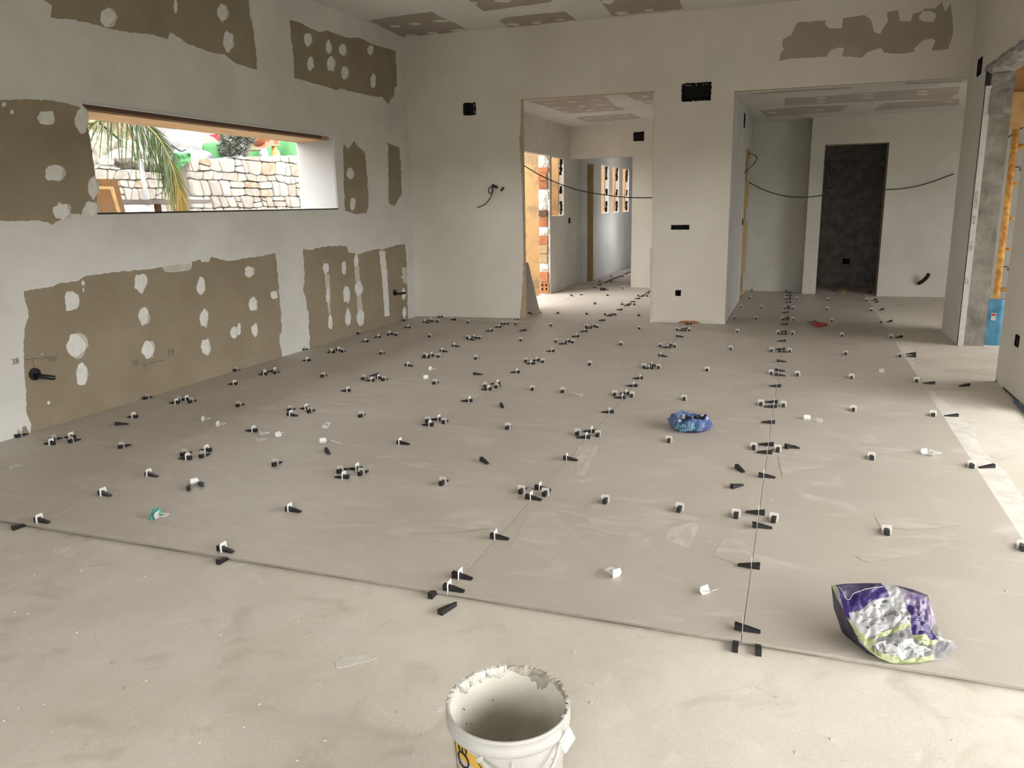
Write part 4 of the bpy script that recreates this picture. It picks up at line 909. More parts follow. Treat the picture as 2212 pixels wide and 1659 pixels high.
for z0, z1, kd in zs:
    x0, x1 = -4.33+rg.uniform(-.01,.015), -4.15+rg.uniform(-.025,.012); pr_ = rg.uniform(0.02, 0.05)
    bm = bmesh.new()
    if kd == 'lump':
        bmesh.ops.create_icosphere(bm, subdivisions=3, radius=1)
        for v in bm.verts:
            d = 1+0.35*noise.noise(v.co*2.3+Vector((z0*9, 0, 0)))
            v.co = Vector(((x0+x1)/2+v.co.x*d*(x1-x0)/2, JY-0.004+v.co.y*d*0.03, (z0+z1)/2+v.co.z*d*(z1-z0)*0.56))
        o = obj('render_lump', mesh('render_lump', bm, 'render_lump'), jamb)
    else:
        bbox(bm, x0, x1, JY-pr_, JY+0.05, z0, z1, bevel=0.006)
        o = obj('brick', mesh('brick', bm, {'brick_hollow': 'brick', 'dark': 'rust_dark'}.get(kd, kd)), jamb)
        if kd == 'brick_hollow':
            for a in (0.25, 0.65):
                for c in (0.25, 0.65):
                    xx = x0+(x1-x0)*a; zz = z0+(z1-z0)*c
                    box('brick_hole', xx, xx+0.035, JY-pr_-0.002, JY-pr_+0.002, zz, zz+0.045, 'hole', o)
# black cable bits and raw reveals in the hall windows
def reveal_bits(X, Y, z0, z1, par, sd):
    rg = random.Random(sd)
    for za, zb in ((z1-0.30, z1-0.01), (z0+0.02, z0+0.26), ((z0+z1)/2-0.12, (z0+z1)/2+0.02)):
        bm = bmesh.new(); q = rough([(X-0.085, za), (X-0.04, za), (X-0.03, zb), (X-0.075, zb)], 0.04, 0.012, sd+int(za*10))
        prism(bm, [Vector((a, Y-0.004, b)) for a, b in q], Vector((0, 0.003, 0))); fixn(bm); obj('dark_tape', mesh('dark_tape', bm, 'box_black'), par)
    tube('cut_wire', spline([(X-0.10, Y-0.01, z1-0.01),(X-0.09, Y-0.02, z1-0.3),(X-0.10, Y-0.015, z1-0.7),(X-0.09, Y-0.015, z0+0.05)], 5), 0.006, 'cable', par, 5)
reveal_bits(HX, 11.83, 1.39, 2.43, wall_hall, 1)
for b in (15.0, 16.07, 17.2): reveal_bits(-4.0, b, 1.385, 2.41, wall_corridor, int(b))
o = empty('door_lining', (-4.0, 13.56, ZS)); tag(o, 'raw pine door lining standing in the corridor doorway', 'door lining')
box('jamb_board', -0.165, 0.012, -0.035, -0.005, 0.03, 2.40, 'pine', o); box('foot_block', -0.18, 0.02, -0.06, 0.0, 0.0, 0.03, 'pine_dark', o)
# grey board leaning inside the opening
bm = bmesh.new()
q = [yp(1133,565,8.55), yp(1141,568,8.55), yp(1166,650,8.35), yp(1134,662,8.3)]
q[2].z = q[3].z = 0.003
prism(bm, q, Vector((0, 0.012, 0.0))); fixn(bm)
tag(obj('leaning_tile', mesh('leaning_tile', bm, 'tile_edge')), 'grey cut tile leaning behind the hall opening jamb', 'tile')
r = empty('black_tray', fl(1400,619)); tag(r, 'black plastic block standing on the hall floor by the cross wall', 'block')
bm = bmesh.new(); prism(bm, [Vector(p) for p in ((-0.04,0,0),(0.16,0,0),(0.16,0,0.14),(0.06,0,0.11),(-0.05,0,0.15))], Vector((0,0.15,0))); fixn(bm); obj('body', mesh('body', bm, 'black'), r)
bm = bmesh.new(); prism(bm, [Vector(p) for p in ((-0.045,-0.004,0.128),(0.165,-0.004,0.118),(0.165,-0.004,0.14),(0.06,-0.004,0.115),(-0.055,-0.004,0.155))], Vector((0,0.158,0.006))); fixn(bm); obj('rim', mesh('rim', bm, 'black_worn'), r)
r = empty('tape_roll', fl(1302,627)); tag(r, 'black tape roll lying on the hall floor', 'tape roll')
bm = bmesh.new(); n = 20; pf = [(0.03,0.0),(0.055,0.0),(0.055,0.045),(0.03,0.045)]
rr = [[bm.verts.new((a*math.cos(t), a*math.sin(t), z)) for a, z in pf] for t in [2*math.pi*k/n for k in range(n)]]
for k in range(n):
    for i in range(4): bm.faces.new((rr[k][i], rr[k][(i+1)%4], rr[(k+1)%n][(i+1)%4], rr[(k+1)%n][i]))
fixn(bm); obj('roll', mesh('roll', bm, 'black'), r); tube('loose_end', [(0.05,0.0,0.02),(0.09,-0.02,0.02),(0.11,0.0,0.02)], 0.006, 'black', r, 5)

# ------------------------------------------------------------------ nook: door lining, scraps, red tool
r = empty('nook_door_lining', (-0.76, 11.42, ZS)); tag(r, 'pale timber door lining in the pillar flank doorway', 'door lining')
box('jamb_board', -0.14, 0.012, -0.03, 0.0, 0.0, 2.44, 'pine', r); box('packer', -0.02, 0.02, -0.05, -0.03, 1.95, 2.3, 'paper', r); box('packer', -0.02, 0.02, -0.05, -0.03, 1.25, 1.5, 'paper', r); box('packer', -0.02, 0.02, -0.05, -0.03, 0.1, 0.4, 'paper', r)
P = yp(1776,430,11.72)
bm = bmesh.new(); q = rough([(1782,313),(1783,420),(1779,500),(1777,560),(1776,598),(1769,608),(1765,634),(1756,634),(1757,600),(1768,560),(1771,430),(1775,312)], 7, 1.3, 5)
# scraps on the store floor
def slab_thing(name, pts, z, h, m, lab, cat):
    bm = bmesh.new(); prism(bm, [Vector((fl(a, b, z).x, fl(a, b, z).y, z)) for a, b in pts], Vector((0, 0, h))); fixn(bm)
    o = obj(name, mesh(name, bm, m)); tag(o, lab, cat); return o
slab_thing('wood_scrap', [(1806,631),(1818,633),(1832,627),(1829,624),(1812,625)], ZS, 0.03, 'pine', 'pale wooden offcut lying in the dark store doorway', 'wood scrap')
P, r_ = aim((1881,630),(1871,632)); P.z = ZS+0.0005; loose_wedge(P, r_, 'black wedge lying on the dark store floor')
bm = bmesh.new(); bmesh.ops.create_icosphere(bm, subdivisions=3, radius=1)
for v in bm.verts:
    d = 1+0.4*noise.noise(v.co*2.5); v.co = Vector((v.co.x*d*0.28, v.co.y*d*0.1, max(0, v.co.z*d*0.2)))
o = obj('rubble_heap', mesh('rubble_heap', bm, 'concrete_dark'), None, yp(1850,612,13.45)); o.location.z = ZS; tag(o, 'dark heap of rubble against the store room wall', 'rubble')
P = fl(1842,616,ZS)
o = None
# red pliers
r = empty('red_pliers', fl(1768,700)); tag(r, 'red-handled pliers lying open on the nook tiles', 'pliers'); R0 = r.location
Lp = lambda a, b, z=0.02: fl(a, b, z)-R0
tube('handle', spline([Lp(1752,696),Lp(1760,699),Lp(1768,703),Lp(1774,702)], 5), 0.018, 'red_plastic', r, 8, rs=[0.016,0.018,0.02,0.02,0.021,0.021,0.022,0.022,0.022,0.022,0.022,0.022,0.02,0.018,0.016,0.014])
tube('handle', spline([Lp(1756,696,.03),Lp(1764,698,.025),Lp(1776,700),Lp(1787,701)], 5), 0.016, 'red_plastic', r, 8)
tube('jaw', [Lp(1745,694),Lp(1752,696)], 0.009, 'steel', r, 8); tube('pivot', [Lp(1759,694,.035),Lp(1762,695,.045)], 0.013, 'black', r, 8)

# ------------------------------------------------------------------ outside the long window
SX = -9.8
def stone_wall(name, y0, y1, ztop, X, cell_w, cell_h, lab, seed, zb=0.6, mats=('stone_a', 'stone_b', 'stone_c')):
    rg = random.Random(seed)
    root = empty(name, (X, (y0+y1)/2, zb)); tag(root, lab, 'stone wall')
    bm = bmesh.new(); prism(bm, [Vector((-0.05, y0-(y0+y1)/2, -1.2)), Vector((-0.05, y1-(y0+y1)/2, -1.2)), Vector((-0.05, y1-(y0+y1)/2, ztop(y1)-zb-0.05)), Vector((-0.05, y0-(y0+y1)/2, ztop(y0)-zb-0.05))], Vector((-0.5, 0, 0))); fixn(bm)
    obj('core', mesh('core', bm, 'stone_joint'), root)
    yc = (y0+y1)/2; n = 0; rows = []; z = zb-0.3; zmax = max(ztop(y0), ztop(y1))
    hs = []
    while z < zmax+0.1: hs.append(z); z += cell_h*rg.choice((0.65, 0.85, 1.0, 1.2, 1.35))
    def bz(k, y):                       # wavy bed joint number k
        return min(hs[k]+0.05*noise.noise(Vector((y*2.1, k*3.7, seed)))+0.025*noise.noise(Vector((y*6, k*1.7, seed))), ztop(y)+(0.02*noise.noise(Vector((y*5, 1, seed)))))
    def stone(poly):
        nonlocal n
        q = []
        for i in range(len(poly)):
            a, b = poly[i], poly[(i+1) % len(poly)]; q += [(a[0]*.86+b[0]*.14, a[1]*.86+b[1]*.14), (a[0]*.14+b[0]*.86, a[1]*.14+b[1]*.86)]
        cy = sum(p[0] for p in q)/len(q); cz = sum(p[1] for p in q)/len(q); dep = rg.uniform(0.0, 0.03)
        if max(p[1] for p in q)-min(p[1] for p in q) < 0.035: return
        bm = bmesh.new(); rings = []
        for s_, x_ in ((1.0, -0.09), (1.0, -0.01+dep*0.4), (0.86, 0.012+dep*0.6)):
            rings.append([bm.verts.new((x_+rg.uniform(-.004, .004), (cy+(a-cy)*s_)-yc, (cz+(b-cz)*s_)-zb)) for a, b in q])
        k = len(q)
        for A, B in zip(rings, rings[1:]):
            for i in range(k): bm.faces.new((A[i], A[(i+1) % k], B[(i+1) % k], B[i]))
        bm.faces.new(rings[-1]); fixn(bm)
        obj('stone', mesh('stone', bm, rg.choices(mats, (0.62, 0.33, 0.05))[0]), root); n += 1
    g_ = 0.0042
    for k in range(len(hs)-1):
        y = y0+rg.uniform(-0.2, 0); jb = rg.uniform(-.03, .03)
        while y < y1:
            w = cell_w*rg.choice((0.5, 0.7, 0.85, 1.0, 1.2, 1.45)); ye = y+w; jn = rg.uniform(-.045, .045)
            a, b = max(y, y0), min(ye, y1)
            if b-a > 0.05:
                lo, hi = (lambda t: bz(k, t)+g_), (lambda t: bz(k+1, t)-g_)
                P = lambda t, f: (t, f(t))
                m_ = (a+b)/2
                if rg.random() < 0.22 and hi(m_)-lo(m_) > 0.17:
                    sp = lo(m_)+(hi(m_)-lo(m_))*rg.uniform(.4, .62); tl = rg.uniform(-.03, .03)
                    stone([(a+g_+jb, lo(a)), (b-g_+jn, lo(b)), (b-g_, sp+tl-g_), (a+g_, sp-tl-g_)]); stone([(a+g_, sp-tl+g_), (b-g_, sp+tl+g_), (b-g_-jn, hi(b)), (a+g_-jb, hi(a))])
                else:
                    stone([(a+g_+jb, lo(a)), (m_, lo(m_)-0.004), (b-g_+jn, lo(b)), (b-g_-jn, hi(b)), (m_+rg.uniform(-.04, .04), hi(m_)+0.004), (a+g_-jb, hi(a))])
            y = ye; jb = jn
    return n
zt = lambda y: 2.30 if y < 8.2 else 2.50+(y-8.9)*0.06
n1 = stone_wall('stone_retaining_wall', 8.35, 12.6, lambda y: 2.52+(y-8.9)*0.066, SX, 0.29, 0.21, 'pale rubble stone retaining wall seen through the long window', 5, zb=1.45)
n2 = stone_wall('stone_retaining_wall', 5.3, 8.34, lambda y: 2.33-(y-6.4)*0.05, SX-0.25, 0.27, 0.20, 'lower stone wall beneath the rocky bank outside the window', 6, zb=1.45)
# rocky bank above the lower wall
BA_, BB_ = xp(190,232,SX-2.6), xp(405,328,SX-2.6)
bm = bmesh.new(); NX, NY = 34, 30; G = []
for i in range(NX+1):
    row = []
    for j in range(NY+1):
        y = 4.2+(9.0-4.2)*j/NY; t = i/NX
        x = SX-0.85-6.5*t; tt = min(1, t*6.5/2.3); zt_ = BA_.z+(BB_.z-BA_.z)*(y-BA_.y)/(BB_.y-BA_.y)
        z = 2.38+tt**0.7*max(0.1, zt_-2.38)+max(0, t-0.36)*1.6+0.22*noise.fractal(Vector((x*1.7, y*1.7, 3)), 1.0, 2.0, 5)*(0.2+tt)
        row.append(bm.verts.new((x+0.12*noise.noise(Vector((y*3, t*4, 1))), y, z)))
    G.append(row)
for i in range(NX):
    for j in range(NY): bm.faces.new((G[i][j], G[i][j+1], G[i+1][j+1], G[i+1][j]))
BANKPTS = [[v.co.copy() for v in row] for row in G]
fixn(bm); o = bank = obj('rocky_bank', mesh('rocky_bank', bm, 'rock')); tag(o, 'rough sandy rock bank above the lower stone wall', 'rock bank')
rg = random.Random(9)
bmr = bmesh.new(); bmesh.ops.create_icosphere(bmr, subdivisions=2, radius=1)
for v in bmr.verts: v.co *= 1+0.28*noise.noise(v.co*1.7)
ROCK = mesh('boulder', bmr, 'stone_b')
for k, (a, b, s_) in enumerate([(262,336,.26),(283,326,.30),(296,338,.26),(318,344,.22),(268,350,.24),(300,352,.26),(322,356,.24),(340,362,.22),(246,343,.18),(232,348,.2)]):
    P = xp(a, b, SX-0.75); o = obj('boulder', ROCK, bank, P, (rg.uniform(0,.5), rg.uniform(-.4,.4), rg.uniform(0,6))); o.scale = (s_*.7, s_*1.0, s_*.52)
# dry grass tufts on the bank (uncountable)
def to_px(P):
    d = P-CAM; z = d.dot(_fw); return 1106+F*d.dot(RT)/z, 829.5-F*d.dot(UP)/z
bm = bmesh.new()
for row in BANKPTS:
    for P0_ in row:
        a, b = to_px(P0_)
        if not (150 < a < 330 and b < 278+(a-190)*0.28 and P0_.x > SX-5): continue
        for k in range(16):
            P = P0_+Vector((rg.uniform(-.12,.12), rg.uniform(-.1,.1), 0.0)); l_ = rg.uniform(.12,.42); d = Vector((rg.uniform(-.5,.5), rg.uniform(-.6,.6), 1)).normalized()*l_
            s_ = Vector((0, 0.009, 0)); f = bm.faces.new([bm.verts.new(P-s_-d*0.15), bm.verts.new(P+s_-d*0.15), bm.verts.new(P+d)]); f.material_index = k % 2
o = obj('dry_grass', mesh('dry_grass', bm, 'dry_grass', 'dry_grass_pale')); tag(o, 'dry straw grass on the rocky bank', 'grass', kind='stuff')
# upper terrace ground
struct(box('ground_upper', -30, SX-0.45, 8.6, 30, -0.4, 2.36, 'sand')); struct(box('ground_bank', -30, SX-2.6, -10, 8.6, -0.4, 2.3, 'rock'))
# white house wall far behind
o = box('garden_wall', -22.2, -22, 15.2, 34, 2.36, 6.5, 'house_white'); tag(o, 'bright white wall far behind the terrace', 'wall')
# palm frond: rib and leaflets hanging before the window
PXX = -7.1
rib_px = [(172,258),(225,250),(280,254),(315,272),(343,301),(362,338),(375,372),(385,410),(391,440),(392,458)]
_p = xp(*rib_px[0], PXX); crown = Vector((_p.x-0.1, _p.y-0.75, _p.z+0.55))
rib = spline([crown]+[xp(a, b, PXX+0.02*i) for i, (a, b) in enumerate(rib_px)], 8)
r = empty('palm_tree', (crown.x, crown.y, PG)); tag(r, 'palm with an arching frond yellowing at its tip outside the window', 'palm')
R0 = r.location
tube('trunk', [Vector((0, 0, 0)), Vector((0.02, 0, 0.6)), Vector((0, 0, 1.3)), Vector((0, 0, crown.z-PG+0.1))], 0.17, 'bark', r, 14, rs=[0.24, 0.2, 0.19, 0.14])
tube('stalk', spline([crown-R0, xp(190,250,-7.3)-R0, xp(212,262,-7.3)-R0, xp(235,282,-7.3)-R0, xp(262,305,-7.3)-R0], 5), 0.012, 'palm_green', r, 6)
nR = len(rib)
tube('rib', [p-R0 for p in rib], 0.01, 'palm_rib', r, 7, rs=[0.020*(1-0.8*i/nR)+0.003 for i in range(nR)])
def leaflet_mesh(m):
    bm = bmesh.new(); A = []
    for i in range(6):
        t = i/5; w = 0.020*(1-t)**0.6*(0.5+2.0*min(t, .25)); s = -0.10*t*t
        A.append([bm.verts.new((t, -w, s)), bm.verts.new((t, 0, s-w*0.5)), bm.verts.new((t, w, s))] if i < 5 else [bm.verts.new((1, 0, s))])
    for a, b in zip(A, A[1:]):
        if len(b) == 3:
            bm.faces.new((a[0], a[1], b[1], b[0])); bm.faces.new((a[1], a[2], b[2], b[1]))
        else: bm.faces.new((a[0], a[1], b[0])); bm.faces.new((a[1], a[2], b[0]))
    return mesh('leaflet', bm, m)
LM = [leaflet_mesh(m) for m in ('palm_green', 'palm_mid', 'palm_yellow')]
rg = random.Random(31)
for i in range(12, nR-1):
    t = max(0, (i-8)/(nR-9)); tan = (rib[i+1]-rib[i-1]).normalized()
    for side in (-1, 1):
        for rep in range(2):
            ln = (0.62 if side < 0 else 0.40)*(1-0.55*max(0, t-0.55)/0.45)*rg.uniform(0.85, 1.1)
            out = Vector((0.25*rg.uniform(-1, 1), side*1.0, -0.35 if side < 0 else 0.10))
            d = (tan*(0.75+0.5*t)+out*(0.95-0.35*t)+Vector((0, 0, -0.35))).normalized()
            zax = d.cross(Vector((rg.uniform(-.3,.3), rg.uniform(-.3,.3), 1))).normalized(); yax = zax.cross(d)
            mi = 0 if t < 0.55+rg.uniform(-.08,.08) else (1 if t < 0.72+rg.uniform(-.1,.08) else 2)
            if side > 0 and t > 0.45+rg.uniform(0,.2): mi = max(mi, 1)
            o = obj('leaflet', LM[mi], r)
            Mx = Matrix((d*ln, yax*ln*0.95 if ln else yax, zax*ln)).transposed().to_4x4(); Mx.translation = rib[i]+tan*rg.uniform(-.01,.02)-R0
            o.matrix_local = Mx
# grey post
_a, _b = xp(303,350,-9.4), xp(317,430,-9.4); _b = _b+(_b-_a)*((_b.z-PG)/(_a.z-_b.z))
o = tube('grey_post', [_a, _b], 0.035, 'grey_metal', None, 10); tag(o, 'slanting grey pipe before the lower stone wall', 'pipe')
# cupboard door leaning
r = empty('panel_door', xp(205,455,-6.6)); tag(r, 'orange wooden panel door leaning outside the window', 'door'); R0 = r.location
DX = -6.6
q = [xp(195,387,DX), xp(253,387,DX), xp(272,462,DX), xp(195,462,DX)]
dz = Vector((0, 0, -1.0))
a_, b_, c_, d_ = q; dn = (c_-b_).normalized()
hd = (c_.z-PG)/-dn.z; e1 = c_+dn*hd; e2 = Vector((d_.x, d_.y, PG))
bm = bmesh.new(); prism(bm, [p-R0 for p in (a_-Vector((0, .35, 0)), b_, e1, e2-Vector((0, .35, 0)))], Vector((-0.04, 0, 0))); fixn(bm); obj('frame', mesh('frame', bm, 'door_wood'), r)
ins = lambda u, v: (a_.lerp(b_, u)).lerp((a_.lerp(b_, u))+dn*0.75*(1), v)
pq = [xp(180,401,DX+0.012), xp(245,403,DX+0.012), xp(262,462,DX+0.012), xp(263,475,DX+0.012), xp(180,475,DX+0.012)]
bm = bmesh.new(); prism(bm, [p-R0 for p in pq], Vector((-0.01, 0, 0))); fixn(bm); obj('moulding', mesh('moulding', bm, 'pine_dark'), r)
pq = [xp(180,408,DX+0.02), xp(238,409,DX+0.02), xp(254,462,DX+0.02), xp(255,475,DX+0.02), xp(180,475,DX+0.02)]
bm = bmesh.new(); prism(bm, [p-R0 for p in pq], Vector((-0.012, 0, 0))); fixn(bm); obj('panel', mesh('panel', bm, 'door_wood'), r)
# trestle table
r = empty('outdoor_table', xp(320,436,-7.6)); tag(r, 'brown plank table outside by the panel door', 'table'); R0 = r.location
A, B = xp(266,433,-7.9), xp(371,438,-7.9)
bm = bmesh.new(); bbox(bm, -0.35, 0.35, -1.0, B.y-R0.y, -0.03, 0.02); obj('top', mesh('top', bm, 'table_top'), r)
for y in (-0.75, 0.12): obj('leg', mesh('leg', (lambda b: (bbox(b, -0.03, 0.03, y, y+0.06, PG-R0.z, -0.03), b)[1])(bmesh.new()), 'rust_dark'), r)
# rubble bag under the table
def crumple(name, P, sx, sy, sz, m, lab, cat, seed, amp=0.25, flat=True, sub=3, group=None):
    bm = bmesh.new(); bmesh.ops.create_icosphere(bm, subdivisions=sub, radius=1)
    for v in bm.verts:
        d = 1+amp*noise.fractal(v.co*1.6+Vector((seed*3.1, 0, 0)), 1.0, 2.0, 4)
        v.co = Vector((v.co.x*sx*d, v.co.y*sy*d, max(-0.35 if flat else -1, v.co.z)*sz*d))
    o = obj(name, mesh(name, bm, m, smooth=True), None, P); tag(o, lab, cat, group); return o
UZ = 2.36
def on_terrace(px, py, X):
    P = xp(px, py, X); return P
Q_ = xp(292,424,-8.9)
crumple('rubble_bag', Vector((Q_.x, Q_.y, PG+0.2)), .3,.5,.57, 'white_sack', 'white bag on the ground before the lower stone wall', 'bag', 2)
# big white bags and sand
def heap(name, px, py, X, sx, sy, m, lab, cat, seed, amp=0.25):
    P = xp(px, py, X); sz = max(0.15, (P.z-UZ)/1.35); P.z = UZ+0.35*sz
    return crumple(name, P, sx, sy, sz, m, lab, cat, seed, amp)
heap('builders_bag', 392, 282, -12.4, .6,.62, 'white_sack', 'big white builders bag slumped on the terrace', 'bag', 4)
heap('builders_bag', 416, 322, -11.0, .35,.62, 'white_sack', 'lower white sheet draped before the sand heap', 'bag', 8)
heap('sand_heap', 428, 292, -14.6, .7,.9, 'sand', 'tan sand heap behind the white bags', 'sand heap', 6, 0.12)
heap('plastic_tub', 393, 316, -10.5, .16,.22, 'tub_blue', 'blue and white tub at the terrace edge', 'tub', 3, 0.1)
tube_ = tube('tub_hose', spline([xp(370,312,-10.28),xp(380,320,-10.28),xp(392,326,-10.28),xp(402,322,-10.28)], 5), 0.016, 'cable', None, 6); tag(tube_, 'thin black hose lying over the blue tub', 'hose')
# green sacks
def green_sack(px, py, X, sx, sy, lab, seed):
    P = xp(px, py, X); sz = (P.z-UZ)/1.9; P.z = UZ+sz*0.98
    r = empty('green_sack', P); tag(r, lab, 'sack', 'green sacks on the terrace')
    bm = bmesh.new(); bmesh.ops.create_cube(bm, size=2); bmesh.ops.subdivide_edges(bm, edges=bm.edges, cuts=5, use_grid_fill=True)
    for v in bm.verts:
        c = v.co; l_ = c.length; k = 0.55+0.45*(1/l_) if l_ else 1
        d = 1+0.07*noise.noise(c*2+Vector((seed, 0, 0))); v.co = Vector((c.x*sx*k*d, c.y*sy*k*d, c.z*sz*k*d))
    obj('body', mesh('body', bm, 'green_sack', smooth=True), r)
    lettering('print', 'Diego', min(sz, 0.3)*0.5, 'green_text', r, (sx*1.02, -sy*0.65, -0.02), (0, 1, 0), (0, 0, 1))
green_sack(563, 306, -12.7, .2,.40, 'green printed sack beside the olive trunk', 1)
green_sack(625, 297, -12.6, .2,.42, 'green printed sack next to the window reveal', 2)
green_sack(598, 296, -13.4, .25,.55, 'green printed sack behind the orange mixer', 3)
green_sack(466, 308, -11.6, .22,.24, 'green printed sack before the standing person', 4)
# green sheet over the wall corner
bm = bmesh.new(); G = []
for i in range(9):
    row = []
    for j in range(9):
        u_, v_ = i/8, j/8
        a = 375+u_*37; b = 330+v_*40*(1-0.55*u_) if True else 0
        if u_ < 0.3: a += v_*8
        if j == 0: row.append(bm.verts.new(xp(a, b, SX+0.05)+Vector((-0.35, 0, 0.03))))
        P = xp(a, b, SX+0.07+0.03*noise.noise(Vector((u_*4, v_*3, 2)))); row.append(bm.verts.new(P))
    G.append(row)
for i in range(8):
    for j in range(9): bm.faces.new((G[i][j], G[i+1][j], G[i+1][j+1], G[i][j+1]))
fixn(bm); bmesh.ops.solidify(bm, geom=bm.faces[:], thickness=0.006)
tag(obj('green_sheet', mesh('green_sheet', bm, 'green_sack')), 'green plastic sheet hanging over the corner of the stone wall', 'sheet')
# orange concrete mixer
r = empty('concrete_mixer', xp(594,334,-11.7)); tag(r, 'orange concrete mixer with a square motor box on the terrace', 'concrete mixer'); R0 = r.location
m_ = lambda a, b, X=-11.7: xp(a, b, X)-R0
q = [m_(573,292), m_(606,294), m_(604,314), m_(586,315), m_(573,320)]
bm = bmesh.new(); prism(bm, q, Vector((-0.35, 0, 0))); fixn(bm); obj('motor_box', mesh('motor_box', bm, 'orange'), r)
for k in range(4):
    a, b = m_(594,300+k*3.0,-11.69), m_(603,300.6+k*3.0,-11.69); tube('vent_slot', [a, b], 0.006, 'rust_dark', r, 5)
_t = m_(592,316,-11.8); tube('post', [_t, Vector((_t.x, _t.y, UZ-R0.z))], 0.06, 'rust', r, 8)
bm = bmesh.new(); n = 16; prev = None
ax0, ax1 = m_(566,296,-11.9), m_(545,290,-11.9)
tube_bm(bm, [ax0+Vector((0,0.1,0)), ax0, (ax0+ax1)/2, ax1], 0.2, 16, rs=[0.16, 0.24, 0.24, 0.14]); fixn(bm); obj('drum', mesh('drum', bm, 'orange'), r)
tube('rail', [m_(540,324,-11.65), m_(575,322,-11.65)], 0.03, 'sand', r, 8)
tube('wheel', [m_(570,333,-11.6)+Vector((0.03,0,0)), m_(570,333,-11.6)-Vector((0.03,0,0))], 0.13, 'grey_metal', r, 18)
tube('wheel', [m_(597,334,-12.0)+Vector((0.03,0,0)), m_(597,334,-12.0)-Vector((0.03,0,0))], 0.12, 'grey_metal', r, 18)
# olive tree
r = empty('olive_tree', xp(510,338,-10.7)); tag(r, 'small grey-green olive tree on the terrace edge', 'tree'); R0 = r.location
m_ = lambda a, b, X=-10.7: xp(a, b, X)-R0
tube('trunk', spline([m_(530,340),m_(532,328),m_(538,315),m_(545,300)], 5), 0.05, 'bark', r, 8)
tube('trunk', spline([m_(494,340),m_(492,325),m_(486,310),m_(478,295),m_(474,280)], 5), 0.045, 'bark', r, 8)
tube('branch', spline([m_(505,338),m_(510,320),m_(520,300),m_(530,285)], 5), 0.02, 'bark', r, 6)
rg = random.Random(77); bm = bmesh.new()
for k in range(1500):
    cx, cy, rx_, ry_ = rg.choice([(500,300,26,20),(515,288,26,16),(485,318,16,16),(520,312,20,22),(540,295,14,14),(498,330,26,8)])
    a_r = rg.uniform(0, 6.28); q = math.sqrt(rg.random()); P = m_(cx+rx_*q*math.cos(a_r), cy+ry_*q*math.sin(a_r), -10.7+rg.uniform(-.3,.35))
    d = Vector((rg.uniform(-1,1), rg.uniform(-1,1), rg.uniform(-.6,1))).normalized()*0.06; s_ = d.cross(Vector((rg.random(), rg.random(), rg.random()))).normalized()*0.013
    bm.faces.new([bm.verts.new(P-d), bm.verts.new(P+s_), bm.verts.new(P+d), bm.verts.new(P-s_)])
o = obj('foliage', mesh('foliage', bm, 'olive_leaf'), r); o['kind'] = 'stuff'
